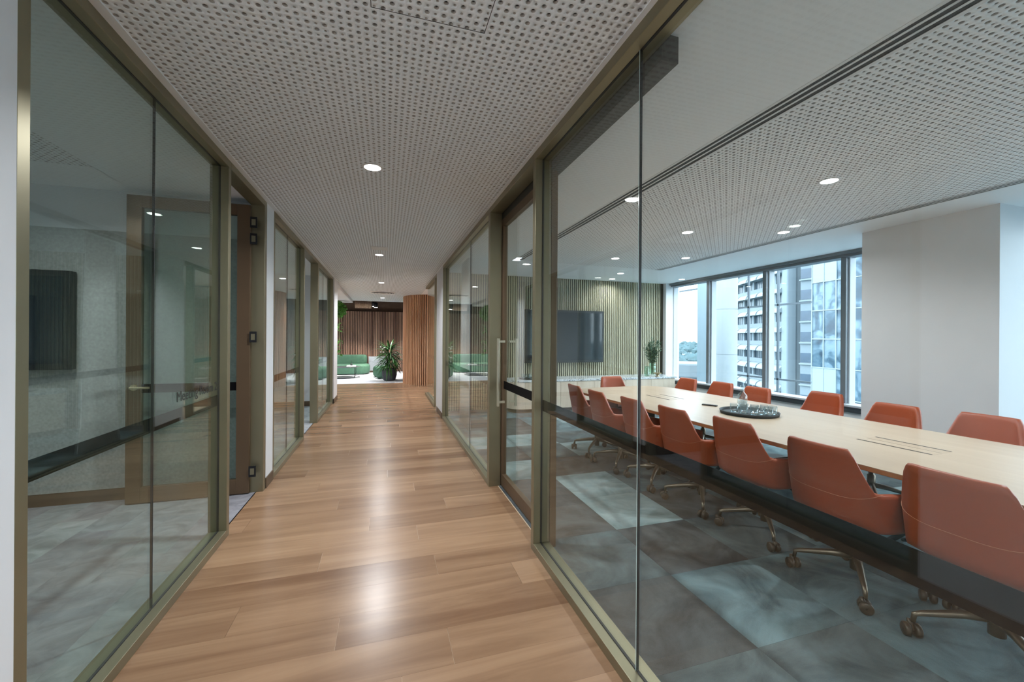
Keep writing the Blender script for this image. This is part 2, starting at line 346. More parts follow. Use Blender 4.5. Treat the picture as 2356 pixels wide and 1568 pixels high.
# ---- perforated acoustic ceilings: real punched holes in a 12 mm board, felt behind
def perforated(name, x0, y0, nx, ny, label, mat, hb=0.0100, hs=0.0058):
    a = PITCH; ang = np.arange(8) * PI / 4
    outer = np.stack([np.sign(np.round(np.cos(ang), 6)), np.sign(np.round(np.sin(ang), 6))], 1) * a / 2
    circ = np.stack([np.cos(ang), np.sin(ang)], 1)
    I, J = np.meshgrid(np.arange(nx), np.arange(ny), indexing='ij'); I = I.ravel(); J = J.ravel()
    cx = x0 + (I + 0.5) * a; cy = y0 + (J + 0.5) * a; rad = np.where((I + J) % 2 == 0, hb, hs)
    n = len(I); V = np.zeros((n, 24, 3))
    V[:, :8, :2] = outer[None]; V[:, 8:16, :2] = circ[None] * rad[:, None, None]; V[:, 16:, :2] = V[:, 8:16, :2]
    V[:, :, 0] += cx[:, None]; V[:, :, 1] += cy[:, None]; V[:, 16:, 2] = 0.012
    k = np.arange(8); k2 = (k + 1) % 8
    ring = np.stack([k, k + 8, k2 + 8, k2], 1); wall = np.stack([k + 8, k + 16, k2 + 16, k2 + 8], 1)
    Fc = np.concatenate([ring, wall])[None] + (np.arange(n) * 24)[:, None, None]
    Fc = Fc.reshape(-1, 4)
    me = bpy.data.meshes.new(name); me.vertices.add(n * 24); me.vertices.foreach_set('co', V.reshape(-1))
    me.loops.add(Fc.size); me.loops.foreach_set('vertex_index', Fc.reshape(-1).astype(np.int32))
    me.polygons.add(len(Fc)); me.polygons.foreach_set('loop_start', np.arange(0, Fc.size, 4, dtype=np.int32)); me.polygons.foreach_set('loop_total', np.full(len(Fc), 4, np.int32))
    me.update(calc_edges=True)
    me.materials.append(mat); me.materials.append(hole_wall)
    me.polygons.foreach_set('material_index', np.tile(np.repeat([0, 1], 8), n).astype(np.int32))
    o = link(name, me, mat, None, (0, 0, CEIL)); tag(o, label, 'ceiling', kind='structure')
    link('felt_backing', box_me((x0 - 0.02, y0 - 0.02, 0.022), (x0 + nx * a + 0.02, y0 + ny * a + 0.02, 0.03), 0), void_dark, o)
    return o
def dots_mat():
    """far stretch of the same ceiling: holes too small to tell apart"""
    m, n, l, p = base_mat('perforated board far'); t = n.new('ShaderNodeTexCoord'); sx = n.new('ShaderNodeSeparateXYZ'); l.new(t.outputs['Object'], sx.inputs[0])
    def mth(op, a, b=None):
        q = n.new('ShaderNodeMath'); q.operation = op
        for i, v in enumerate((a, b)):
            if v is None: continue
            if isinstance(v, (int, float)): q.inputs[i].default_value = v
            else: l.new(v, q.inputs[i])
        return q.outputs[0]
    def fr(s): return mth('SUBTRACT', mth('FRACT', mth('DIVIDE', s, PITCH)), 0.5)
    fx, fy = fr(sx.outputs[0]), fr(sx.outputs[1]); d = mth('SQRT', mth('ADD', mth('MULTIPLY', fx, fx), mth('MULTIPLY', fy, fy)))
    par = mth('MODULO', mth('ADD', mth('FLOOR', mth('DIVIDE', sx.outputs[0], PITCH)), mth('FLOOR', mth('DIVIDE', sx.outputs[1], PITCH))), 2.0)
    rad = mth('ADD', mth('MULTIPLY', mth('ABSOLUTE', par), 0.13), 0.178)
    msk = mth('LESS_THAN', d, rad); mx = n.new('ShaderNodeMix'); mx.data_type = 'RGBA'; l.new(msk, mx.inputs[0]); mx.inputs[6].default_value = (0.82, 0.88, 0.925, 1); mx.inputs[7].default_value = (0.07, 0.068, 0.065, 1)
    l.new(mx.outputs[2], p.inputs['Base Color']); p.inputs['Roughness'].default_value = 0.6; return m
ny_c = 245; y0c = 0.75; y1c = y0c + ny_c * PITCH
pc = perforated('ceiling', -1.04, y0c, 61, ny_c, 'white perforated acoustic ceiling over the corridor', ceil_white)
cf_far = box('ceiling', (-1.10, y1c, CEIL), (1.0, 15.2, CEIL + 0.1), dots_mat(), loc=(0, 0, 0)); tag(cf_far, 'far stretch of the perforated corridor ceiling before the lounge', 'ceiling', kind='structure')
lcx = box('ceiling', (-4.6, 10.12, CEIL), (-1.10, 15.2, CEIL + 0.1), ceil_cool); tag(lcx, 'plain white ceiling to the left of the corridor end', 'ceiling', kind='structure')
rcx = box('ceiling', (1.0, 8.12, CEIL), (3.6, 15.2, CEIL + 0.1), ceil_cool); tag(rcx, 'plain white ceiling above the curved timber wall', 'ceiling', kind='structure')
bc = box('ceiling', (-4.6, -4.2, CEIL), (1.05, y0c, CEIL + 0.1), ceil_cool); tag(bc, 'plain white ceiling behind the photographer', 'ceiling', kind='structure')
for nme, a, b, lb in (('trim_1', (-1.10, y0c, CEIL - 0.004), (-1.035, 10.1, CEIL + 0.002), 'slim white ceiling trim along the left glass wall'),
                      ('trim_2', (0.935, y0c, CEIL - 0.004), (1.0, 10.5, CEIL + 0.002), 'slim white ceiling trim along the right glass wall'),
                      ('trim_3', (-1.10, 15.16, CEIL - 0.01), (1.7, 15.24, CEIL + 0.12), 'white edge trim where the corridor ceiling ends at the lounge')):
    tag(box(nme, a, b, ceil_white), lb, 'trim', kind='structure')
# boardroom ceiling
RX0, RY0, NXR, NYR = 2.125, -0.20, 80, 203
rp = perforated('ceiling', RX0, RY0, NXR, NYR, 'white perforated acoustic ceiling over the boardroom table', ceil_cool)
RX1 = RX0 + NXR * PITCH; RY1 = RY0 + NYR * PITCH
for a, b, lb in (((1.0, -2.3), (1.972, 8.1), 'plain white ceiling border of the boardroom beside the corridor glass'),
                 ((4.86, -2.3), (6.6, 8.1), 'plain white ceiling border of the boardroom along the windows'),
                 ((1.972, RY1 - 0.02), (4.86, 8.1), 'plain white ceiling border of the boardroom before the slatted wall'),
                 ((1.972, -2.3), (4.86, RY0 + 0.02), 'plain white ceiling border of the boardroom at the near end')):
    tag(box('ceiling', (*a, CEIL - 0.0015), (*b, CEIL + 0.1), ceil_cool), lb, 'ceiling', kind='structure')
def slot_diffuser(x0, w, ya, yb, label, n=3):
    t = empty('linear_diffuser', (x0, ya, CEIL), label=label, cat='air diffuser', group='linear slot diffusers in the boardroom ceiling')
    Ln = yb - ya; s = w / (n * 2 + 1)
    link('dark_throat', box_me((0.002, 0, -0.001), (w - 0.002, Ln, 0.004)), slot_dark, t)
    for k in range(n + 1):
        x = k * 2 * s
        link('blade', box_me((x, 0, -0.0032), (x + s * (0.62 if 0 < k < n else 0.9), Ln, -0.0008)), diffuser_white, t)
    for yy in (0, Ln - 0.012): link('end_cap', box_me((0, yy, -0.0033), (w, yy + 0.012, -0.0008)), diffuser_white, t)
    return t
slot_diffuser(1.972, 0.153, RY0, RY1 - 0.3, 'triple slot air diffuser between the plain ceiling border and the perforated boards, corridor side')
slot_diffuser(RX1 - 0.002, 0.135, RY0, RY1, 'triple slot air diffuser along the window side of the perforated boardroom ceiling')
# left rooms ceilings
nl = perforated('ceiling', -2.55, 1.2, 14, 82, 'perforated acoustic strip in the ceiling of the left meeting room', ceil_cool)
for a, b in (((-4.6, y0c), (-2.55 + 0.01, 4.43)), ((-2.55 + 14 * PITCH - 0.01, y0c), (-1.09, 4.43)), ((-2.54, 3.86), (-2.10, 4.43)), ((-2.54, y0c), (-2.10, 1.21)), ((-4.6, 4.43), (-1.09, 10.12))):
    tag(box('ceiling', (*a, CEIL - 0.0015), (*b, CEIL + 0.1), ceil_cool), 'plain white ceiling of the meeting rooms on the left', 'ceiling', group='plain left room ceilings', kind='structure')

# ---- opaque walls
def wall(name, a, b, label, mat=white_paint):
    return tag(box(name, a, b, mat), label, 'wall', kind='structure')
wall('wall_left', (XLO, -4.2, 0), (XL, 1.632, CEIL), 'white wall at the left edge before the first glass bay')
wall('wall_left', (XLO, 4.365, 0), (XL, 4.615, CEIL), 'narrow white wall strip between the hinged door and the second left glass bay')
wall('wall_left', (XLO, 9.47, 0), (XL + 0.02, 10.12, CEIL), 'white wall end on the left where the corridor opens to the lounge')
wall('wall_left', (-4.7, 4.43, 0), (XLO, 4.55, CEIL), 'back wall of the left meeting room carrying the screen')
wall('wall_left', (-4.7, -1.0, 0), (-4.6, 10.12, CEIL), 'far side wall of the left meeting rooms')
wall('wall_left', (-4.6, -1.0, 0), (XLO, -0.9, CEIL), 'near wall of the left meeting room')
wall('wall_left', (-4.6, 9.3, 0), (XLO, 9.42, CEIL), 'white end wall of the second left meeting room')
wall('wall_left', (-4.6, 10.02, 0), (XLO, 10.12, CEIL), 'white wall returning behind the corridor end on the left')
wall('wall_back', (-1.2, -4.2, 0), (1.2, -4.1, CEIL), 'white wall behind the photographer')
wall('wall_right', (XR, 7.235, 0), (XRO, 8.0, CEIL), 'narrow white wall strip beyond the right glass partition')
wall('wall_right', (XR, -4.2, 0), (XRO, -1.55, CEIL), 'white corridor wall on the right behind the photographer')
wall('wall_right', (XR, 8.0, 0), (6.6, 8.12, CEIL), 'boardroom end wall behind the green slats')
wall('wall_right', (XRO, -2.3, 0), (6.6, -2.2, CEIL), 'boardroom near end wall')
wall('wall_right', (2.6, 8.12, 0), (2.7, 12.6, CEIL), 'white inner wall of the room behind the boardroom')
wall('wall_back', (-7.2, 17.75, 0), (3.6, 17.9, 3.6), 'lounge end wall behind the walnut slats', dark_ceil)
wall('wall_left', (-7.2, 10.12, 0), (-7.1, 17.9, 3.6), 'far left wall of the lounge')
wall('wall_right', (3.5, 12.4, 0), (3.6, 17.9, 3.6), 'right wall of the lounge', slat_warm_back)
wall('wall_right', (5.36, 2.24, 0), (6.60, 3.37, CEIL), 'broad white column standing between the boardroom windows')
bk = box('ceiling', (-7.2, 15.24, 3.3), (3.6, 17.9, 3.4), dark_ceil); tag(bk, 'dark brown open soffit above the lounge', 'ceiling', kind='structure')
bk2 = box('ceiling', (-7.2, 10.12, 2.75), (-4.6, 15.3, 2.85), ceil_cool); tag(bk2, 'white ceiling over the far left of the lounge', 'ceiling', kind='structure')
wall('wall_back', (-1.10, 15.19, CEIL + 0.1), (3.6, 15.25, 3.4), 'dark upstand above the edge of the corridor ceiling', dark_ceil)
wall('wall_left', (-7.2, 15.19, CEIL + 0.1), (-1.10, 15.25, 3.4), 'dark upstand over the left of the lounge opening', dark_ceil)
bulk = box('trim_4', (-1.75, 10.12, 2.60), (-1.085, 15.1, 2.70), white_paint); tag(bulk, 'white bulkhead along the left of the corridor end ceiling', 'trim', kind='structure')
def skirting(name, a, b, label): return tag(box(name, a, b, brown_base, bev=0.002), label, 'skirting board', kind='structure')
skirting('baseboard_left', (XL - 0.01, 4.365, 0), (XL + 0.008, 4.615, 0.10), 'bronze skirting under the narrow white strip after the hinged door')
skirting('baseboard_left', (XL, 9.47, 0), (XL + 0.03, 10.13, 0.10), 'bronze skirting at the foot of the left wall end by the lounge')
skirting('baseboard_left', (-4.6, 4.412, 0), (XLO, 4.43, 0.105), 'bronze skirting along the back wall of the left meeting room')
skirting('baseboard_left', (-4.6, 9.282, 0), (XLO, 9.30, 0.10), 'bronze skirting along the end wall of the second left room')
skirting('baseboard_right', (XR - 0.008, 7.235, 0), (XR + 0.01, 8.0, 0.10), 'bronze skirting under the white strip beyond the right glass')
fp = box('wall_panel', (-4.55, 4.405, 0.108), (XLO - 0.03, 4.428, 2.34), felt); tag(fp, 'grey felt pinboard panel covering the wall behind the left screen', 'wall panel')

# ---- glazed partitions
def glazing(name, side, ya, yb, joints, label, gm, posts=(0.05, 0.05), band=True, head=0.055, sill=0.05, xface=None):
    xf = xface if xface is not None else (XL if side < 0 else XR); s = side
    xi = xf + s * DEP; xg = xf + s * DEP * 0.48
    t = empty(name, (xf + s * DEP / 2, (ya + yb) / 2, 0), label=label, cat='glass partition', kind='structure'); o0 = Vector(t.location)
    def B(nm, a, b, m, bev=0.0): return link(nm, box_me(Vector(a) - o0, Vector(b) - o0, bev, nm), m, t)
    for nm, z0, z1 in (('sill_rail', 0.0, sill), ('head_rail', CEIL - head, CEIL)):
        r = B(nm, (xf, ya, z0), (xi, yb, z1), bronze, 0.002)
        zz = z1 if z0 == 0 else z0
        link('rubber_gasket', box_me(Vector((xg - 0.006, ya + posts[0], zz - 0.002)) - o0, Vector((xg + 0.006, yb - posts[1], zz + 0.003)) - o0), gasket, r)
    for yy, w, sg in ((ya, posts[0], 1), (yb, -posts[1], -1)):
        if not w: continue
        r = B('post', (xf, yy, sill), (xi, yy + w, CEIL - head), bronze, 0.002)
        link('rubber_gasket', box_me(Vector((xg - 0.006, yy + w - 0.003 * sg, sill)) - o0, Vector((xg + 0.006, yy + w + 0.003 * sg, CEIL - head)) - o0), gasket, r)
    e = [ya + posts[0]] + list(joints) + [yb - posts[1]]
    for a, b in zip(e, e[1:]):
        g = B('glass_pane', (xg - 0.005, a + 0.002, sill - 0.01), (xg + 0.005, b - 0.002, CEIL - head + 0.01), gm)
        if band:
            link('manifestation_band', box_me(Vector((xg + s * 0.0062, a + 0.003, 0.945)) - o0, Vector((xg + s * 0.0052, b - 0.003, 1.02)) - o0), film, g)
    for j in joints:
        B('silicone_joint', (xg - 0.0055, j - 0.0014, sill), (xg + 0.0055, j + 0.0014, CEIL - head), gasket)
        B('polished_edge', (xg - 0.0065, j + 0.0025, sill), (xg - 0.0057, j + 0.0055, CEIL - head), glass_edge)
    return t
glazing('window_1', -1, 1.632, 3.43, [2.52], 'tinted glass bay of the first left meeting room in bronze frame', glass_l)
glazing('window_2', -1, 4.615, 6.27, [5.47], 'second glass bay on the left after the white strip', glass_l)
glazing('window_3', -1, 7.42, 9.47, [8.4], 'third and farthest glass bay on the left', glass_l, posts=(0.09, 0.05))
glazing('window_4', 1, -1.55, 2.63, [-0.1, 1.47], 'large near glass bay on the right in front of the boardroom chairs', glass_r)
glazing('window_5', 1, 3.82, 7.235, [5.03], 'second glass bay on the right beyond the door with the pull handles', glass_r, posts=(0.075, 0.05))
glazing('window_6', 1, 8.46, 10.45, [], 'short far glass bay on the right next to the curved timber wall', glass_r, posts=(0.06, 0.0))
# door heads
def head(name, side, ya, yb, label):
    xf = XL if side < 0 else XR
    return tag(box(name, (xf, ya, CEIL - 0.055), (xf + side * DEP, yb, CEIL), bronze, bev=0.002), label, 'door head', kind='structure')
head('trim_5', -1, 3.43, 4.29, 'bronze head over the open hinged door on the left')
head('trim_6', -1, 6.27, 7.42, 'bronze head over the second doorway on the left')
head('trim_7', 1, 2.63, 3.82, 'bronze head over the boardroom door')
head('trim_11', 1, 8.12, 8.46, 'bronze head over the narrow opening beyond the white strip on the right')
tag(box('trim_8', (XL, 4.29, 0), (XLO, 4.365, CEIL), bronze, bev=0.002), 'bronze hinge jamb of the open door on the left', 'door jamb', kind='structure')
# lettering on left glass
tx = bpy.data.curves.new('lettering', 'FONT'); tx.body = 'Meeting Room 2'; tx.size = 0.083; tx.extrude = 0.0003
to = bpy.data.objects.new('t', tx); COL.objects.link(to); bpy.context.view_layer.update()
dg = bpy.context.evaluated_depsgraph_get(); tme = bpy.data.meshes.new_from_object(to.evaluated_get(dg)); bpy.data.objects.remove(to)
xs = np.array([v.co.x for v in tme.vertices]); k = 0.57 / (xs.max() - xs.min())
for v in tme.vertices: v.co.x *= k
lt = empty('door_sign', (XL - DEP * 0.48 + 0.0065, 2.755, 1.062)); lt.rotation_euler = (PI / 2, 0, PI / 2)
bmt = bmesh.new(); bmt.from_mesh(tme); seen = set(); isl = []
for v0 in bmt.verts:
    if v0 in seen: continue
    st = [v0]; comp = []
    while st:
        v = st.pop()
        if v in seen: continue
        seen.add(v); comp.append(v); st += [e.other_vert(v) for e in v.link_edges]
    isl.append((min(v.co.x for v in comp), max(v.co.x for v in comp), comp))
isl.sort(key=lambda q: q[0]); grp_ = []
for a, b, c in isl:
    if grp_ and a < grp_[-1][1] - 0.001: grp_[-1][1] = max(b, grp_[-1][1]); grp_[-1][2] += c
    else: grp_.append([a, b, list(c)])
for a, b, c in grp_:
    ix = {v: i for i, v in enumerate(c)}; me_ = bpy.data.meshes.new('letter')
    me_.from_pydata([tuple(v.co) for v in c], [], [[ix[v] for v in f.verts] for f in bmt.faces if f.verts[0] in ix]); link('letter', me_, ink, lt)
bmt.free()
tag(lt, 'black Meeting Room 2 lettering on the left glass above the dark band', 'sign')

# ---- doors
def framed_leaf(name, w, h, stile, top, bot, th, mat, gm, label, loc, rz):
    """leaf in local x 0..w, y -th/2..th/2"""
    t = empty(name, loc, rz, label=label, cat='door', kind='structure')
    for x in (0, w - stile): link('stile', box_me((x, -th / 2, 0.008), (x + stile, th / 2, h), 0.002), mat, t)
    link('bottom_rail', box_me((stile, -th / 2, 0.008), (w - stile, th / 2, bot), 0.002), mat, t)
    link('top_rail', box_me((stile, -th / 2, h - top), (w - stile, th / 2, h), 0.002), mat, t)
    g = link('glass_pane', box_me((stile - 0.005, -0.005, bot - 0.005), (w - stile + 0.005, 0.005, h - top + 0.005)), gm, t)
    link('manifestation_band', box_me((stile, -0.0064, 0.945), (w - stile, -0.0054, 1.02)), film, g)
    return t
d1 = framed_leaf('door_1', 0.915, 2.63, 0.105, 0.10, 0.14, 0.045, bronze_door, glass_l, 'bronze framed glass door standing open into the left meeting room', (-2.095, 4.275, 0), 0)
lv = link('lever_handle', box_me((0.045, -0.072, 0.985), (0.185, -0.054, 1.003), 0.003), M('satin brass', (0.62, 0.50, 0.30), 0.3, 0.9, noise=0.03, scale=20), d1)
bm = bmesh.new(); add_tube(bm, [(0.06, -0.022, 0.995), (0.06, -0.034, 0.995)], 0.026, 20); add_tube(bm, [(0.06, -0.03, 0.995), (0.06, -0.068, 0.995)], 0.009, 10)
link('rose', bm_mesh('rose', bm, False), MATS['satin brass'], lv)
for z in (2.42, 2.27, 1.38, 0.16):
    h = link('hinge', box_me((0.917, -0.047, z), (0.975, -0.041, z + 0.10), 0.002), black_metal, d1)
    link('hinge_plate', box_me((0.93, -0.049, z + 0.022), (0.962, -0.0472, z + 0.078)), bronze, h)
d2 = framed_leaf('door_2', 1.28, 2.60, 0.075, 0.085, 0.12, 0.045, bronze_door, glass_r, 'sliding bronze framed glass door of the boardroom with long pull handles', (1.102, 3.86, 0), -PI / 2)
for s in (-1, 1):
    hd = link('pull_handle', box_me((0.145, s * 0.088 - 0.011, 0.79), (0.167, s * 0.088 + 0.011, 1.43), 0.003), M('champagne aluminium', (0.50, 0.47, 0.36), 0.35, 0.8, noise=0.03, scale=20), d2)
    for z in (0.82, 1.39): link('stand_off', box_me((0.147, s * 0.022, z), (0.165, s * 0.08, z + 0.022), 0.002), MATS['champagne aluminium'], hd)
trk = box('door_track', (XRO + 0.003, 1.42, 2.585), (XRO + 0.085, 3.86, CEIL - 0.003), M('dark track cover', (0.035, 0.036, 0.034), 0.45, 0.4, noise=0.05, scale=8), bev=0.002)
tag(trk, 'dark boxed sliding track under the boardroom ceiling inside the right glass', 'door track')

# ---- boardroom slatted wall
SW_Y = 7.95
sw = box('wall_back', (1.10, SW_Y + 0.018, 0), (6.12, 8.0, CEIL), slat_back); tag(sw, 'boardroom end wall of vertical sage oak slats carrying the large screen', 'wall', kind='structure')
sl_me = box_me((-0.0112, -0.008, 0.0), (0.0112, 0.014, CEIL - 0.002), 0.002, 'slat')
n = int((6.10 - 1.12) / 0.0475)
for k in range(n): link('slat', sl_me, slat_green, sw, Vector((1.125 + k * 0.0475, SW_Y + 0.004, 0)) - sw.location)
wall('wall_back', (6.12, 7.86, 0), (6.45, 8.0, CEIL), 'white return beside the slatted wall at the window corner')
# ---- lounge slatted wall
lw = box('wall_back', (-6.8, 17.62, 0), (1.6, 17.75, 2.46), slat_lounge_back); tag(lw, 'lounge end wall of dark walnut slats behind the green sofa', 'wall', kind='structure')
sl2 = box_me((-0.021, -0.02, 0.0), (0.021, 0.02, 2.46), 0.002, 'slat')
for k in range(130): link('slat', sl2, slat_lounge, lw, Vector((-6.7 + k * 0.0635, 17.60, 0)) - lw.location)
# ---- curved timber wall
ccx, ccy, crr = 1.60, 13.25, 1.05
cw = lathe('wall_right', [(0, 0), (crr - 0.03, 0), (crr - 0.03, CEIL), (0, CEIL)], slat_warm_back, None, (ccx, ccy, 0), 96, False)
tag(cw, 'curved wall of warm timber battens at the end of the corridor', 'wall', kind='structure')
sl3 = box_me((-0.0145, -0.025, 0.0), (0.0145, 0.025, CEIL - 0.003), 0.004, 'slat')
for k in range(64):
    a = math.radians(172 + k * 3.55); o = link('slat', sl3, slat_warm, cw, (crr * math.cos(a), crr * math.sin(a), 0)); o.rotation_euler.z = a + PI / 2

# ---- boardroom windows
WX = 6.30
def winwall(name, ya, yb, mull, label):
    t = empty(name, (WX, (ya + yb) / 2, 0.5), label=label, cat='window', kind='structure'); o0 = Vector(t.location)
    def B(nm, a, b, m, bev=0.0, par=None): return link(nm, box_me(Vector(a) - o0, Vector(b) - o0, bev, nm), m, par or t)
    B('head_frame', (WX - 0.05, ya, 2.615), (WX + 0.14, yb, 2.70), window_grey, 0.004)
    B('blind_track', (WX - 0.09, ya, 2.655), (WX - 0.052, yb, 2.70), window_grey, 0.004)
    B('sill', (WX - 0.12, ya, 0.50), (WX + 0.14, yb, 0.53), window_white, 0.004)
    ys = [ya] + mull + [yb]
    for q in mull:
        B('mullion', (WX - 0.03, q - 0.035, 0.53), (WX + 0.02, q + 0.035, 2.615), window_grey, 0.003)
        B('mullion_box', (WX + 0.022, q - 0.055, 0.53), (WX + 0.14, q + 0.05, 2.615), window_white, 0.003)
    for a, b in zip(ys, ys[1:]): B('glass_pane', (WX + 0.145, a, 0.515), (WX + 0.155, b, 2.63), glass_w)
    return t
winwall('window_7', 3.37, 7.98, [4.18, 5.46, 6.76, 7.90], 'row of tall boardroom windows looking out on the white tower')
winwall('window_8', -2.2, 2.24, [-0.9, 0.4, 1.7], 'boardroom windows on the near side of the white column')
for ya, yb, lb in ((3.37, 8.0, 'low white wall below the boardroom windows'), (-2.2, 2.24, 'low white wall below the windows on the near side of the column')):
    wall('wall_right', (WX - 0.10, ya, 0), (WX + 0.2, yb, 0.43), lb)
    tag(box('trim_9' if ya > 0 else 'trim_10', (WX - 0.14, ya, 0.43), (WX + 0.2, yb, 0.498), sill_black), 'black duct cover under the window sill' + ('' if ya > 0 else ' on the near side of the column'), 'trim', kind='structure')

# ================================================================== LIGHTS
lens_me = lathe_me([(0, 0.0), (0.058, 0.0), (0.058, 0.004), (0, 0.004)], 32, 'lens', False)
ring_me = lathe_me([(0.059, 0.006), (0.059, -0.004), (0.075, -0.0015), (0.075, 0.006)], 28, 'trim_ring', True)
def downlight(x, y, label, w=1.0, z=CEIL, spread=150):
    t = empty('downlight', (x, y, z), label=label, cat='downlight', group='recessed ceiling downlights')
    link('lens', lens_me, lamp_glow, t, (0, 0, -0.0035)); link('trim_ring', ring_me, diffuser_white, t)
    ld = bpy.data.lights.new('lamp', 'AREA'); ld.shape = 'DISK'; ld.size = 0.09; ld.energy = LAMP_W * w; ld.color = (0.93, 0.965, 1.0); ld.spread = math.radians(spread)
    lo = bpy.data.objects.new('lamp', ld); COL.objects.link(lo); lo.parent = t; lo.location = (0, 0, -0.008)
    return t
for y, lb in ((3.21, 'nearest bright round downlight in the corridor ceiling'), (6.61, 'second round downlight along the corridor ceiling'), (10.0, 'third round downlight along the corridor ceiling'),
              (13.9, 'farthest round downlight just before the corridor ceiling ends'), (-0.2, 'corridor downlight above the photographer'), (-3.0, 'corridor downlight behind the photographer')):
    downlight(-0.10, y, lb)
for x, y, lb in ((3.36, 2.35, 'large bright downlight above the middle of the boardroom table'), (3.41, 4.0, 'downlight above the black tray end of the boardroom table'), (3.46, 5.67, 'downlight above the far end of the boardroom table'),
                 (3.36, 0.7, 'downlight above the near end of the boardroom table'), (4.47, 3.64, 'small downlight beside the window-side slot diffuser, nearest the column'), (4.47, 5.28, 'small downlight beside the far end of the window-side slot diffuser'),
                 (4.36, 6.95, 'small downlight in the plain ceiling border before the slatted wall'), (4.6, 7.66, 'small downlight closest to the slatted wall'), (6.0, 7.2, 'small downlight in the ceiling corner above the window')):
    downlight(x, y, lb, 0.46 if x < 4 else 0.18)
for x, y, lb in ((-2.6, 1.6, 'downlight in the left meeting room nearest the camera'), (-2.3, 3.4, 'downlight in the left meeting room by its door'), (-3.4, 2.6, 'downlight at the far side of the left meeting room'),
                 (-2.2, 5.6, 'first downlight in the second left room'), (-2.2, 7.6, 'second downlight in the second left room')):
    downlight(x, y, lb, 0.24)
for x, y, lb in ((-3.0, 11.6, 'ceiling downlight on the left of the lounge'), (-2.4, 14.2, 'ceiling downlight in front of the lounge sofa'), (1.9, 9.6, 'downlight in the room behind the far right glass bay')):
    downlight(x, y, lb, 1.0)
def track_spot(x, y, z, lb, tx_, ty_, w):
    t = empty('track_spotlight', (x, y, z), label=lb, cat='spotlight', group='black spotlights under the lounge soffit')
    link('body', lathe_me([(0, 0), (0.07, 0), (0.07, 0.16), (0.05, 0.18), (0, 0.18)], 20), black_metal, t); link('stem', box_me((-0.012, -0.012, 0.18), (0.012, 0.012, 3.3 - z)), black_metal, t)
    link('lens', lathe_me([(0, -0.004), (0.055, -0.004), (0.055, -0.001), (0, -0.001)], 20), lamp_glow, t)
    ld = bpy.data.lights.new('lamp', 'SPOT'); ld.energy = w; ld.spot_size = math.radians(75); ld.spot_blend = 0.6; ld.shadow_soft_size = 0.05; ld.color = (1, 0.95, 0.88)
    lo = bpy.data.objects.new('lamp', ld); COL.objects.link(lo); lo.parent = t; lo.location = (0, 0, -0.02)
    d = Vector((tx_ - x, ty_ - y, -z)); lo.rotation_euler = d.to_track_quat('-Z', 'Y').to_euler()
track_spot(-0.42, 16.0, 2.56, 'black cylinder spotlight under the dark lounge soffit, left of the pair', -1.2, 16.6, 300)
track_spot(-0.34, 15.6, 2.50, 'black cylinder spotlight under the dark lounge soffit, right of the pair', -0.2, 15.6, 260)
track_spot(-2.9, 15.9, 2.6, 'black cylinder spotlight under the lounge soffit further left', -2.8, 16.4, 260)
track_spot(1.2, 15.7, 2.6, 'black cylinder spotlight under the lounge soffit behind the curved wall', 0.4, 16.6, 200)

# ================================================================== BOARDROOM FURNITURE
TZ = 0.73
tb = empty('boardroom_table', (3.29, 3.0, 0), math.radians(2.4), label='long pale oak boardroom table with rounded corners on black legs', cat='table')
TWD, TLN = 1.56, 4.50
top_out = []
for (x, y) in round_rect(TWD, TLN, 0.42, 12):
    k = 1 - 0.05 * (abs(y) / (TLN / 2)) ** 2
    top_out.append((x * k, y))
tt = link('tabletop', prism_me(top_out, TZ - 0.003, TZ, 'tabletop'), wood('pale oak tabletop', (0.40, 0.30, 0.205), (0.52, 0.415, 0.305), 0.35, 1, 10.0, 0.05), tb)
link('tabletop_edge', prism_me([(x * 0.999, y * 0.999) for x, y in top_out], TZ - 0.03, TZ - 0.0031, 'tabletop_edge', 0.004), ply_edge, tb)
for yc in (1.18, -1.15):
    hch = link('cable_hatch', box_me((-0.14, yc - 0.21, TZ - 0.002), (0.08, yc + 0.21, TZ + 0.0006)), MATS['pale oak tabletop'], tb, (0.03, 0, 0))
    for x in (-0.14, 0.065): link('cable_slot', box_me((x, yc - 0.205, TZ), (x + 0.016, yc + 0.205, TZ + 0.0012)), slot_dark, hch)
    link('flap_joint', box_me((-0.032, yc - 0.205, TZ), (-0.0295, yc + 0.205, TZ + 0.001)), slot_dark, hch)
for yc in (-1.45, 0.0, 1.45):
    pd = link('pedestal', box_me((-0.055, yc - 0.03, 0.05), (0.055, yc + 0.03, 0.70), 0.004), black_metal, tb)
    link('mounting_plate', box_me((-0.5, yc - 0.12, 0.692), (0.5, yc + 0.12, 0.6995)), black_metal, tb)
    for a in (62, 118, 242, 298):
        c, s = math.cos(math.radians(a)), math.sin(math.radians(a))
        tube('splayed_leg', [(0.02 * c, yc + 0.03 * s, 0.44), (0.40 * c, yc + 0.40 * s, 0.035), (0.45 * c, yc + 0.45 * s, 0.012)], [0.022, 0.018, 0.012], black_metal, tb, 8)

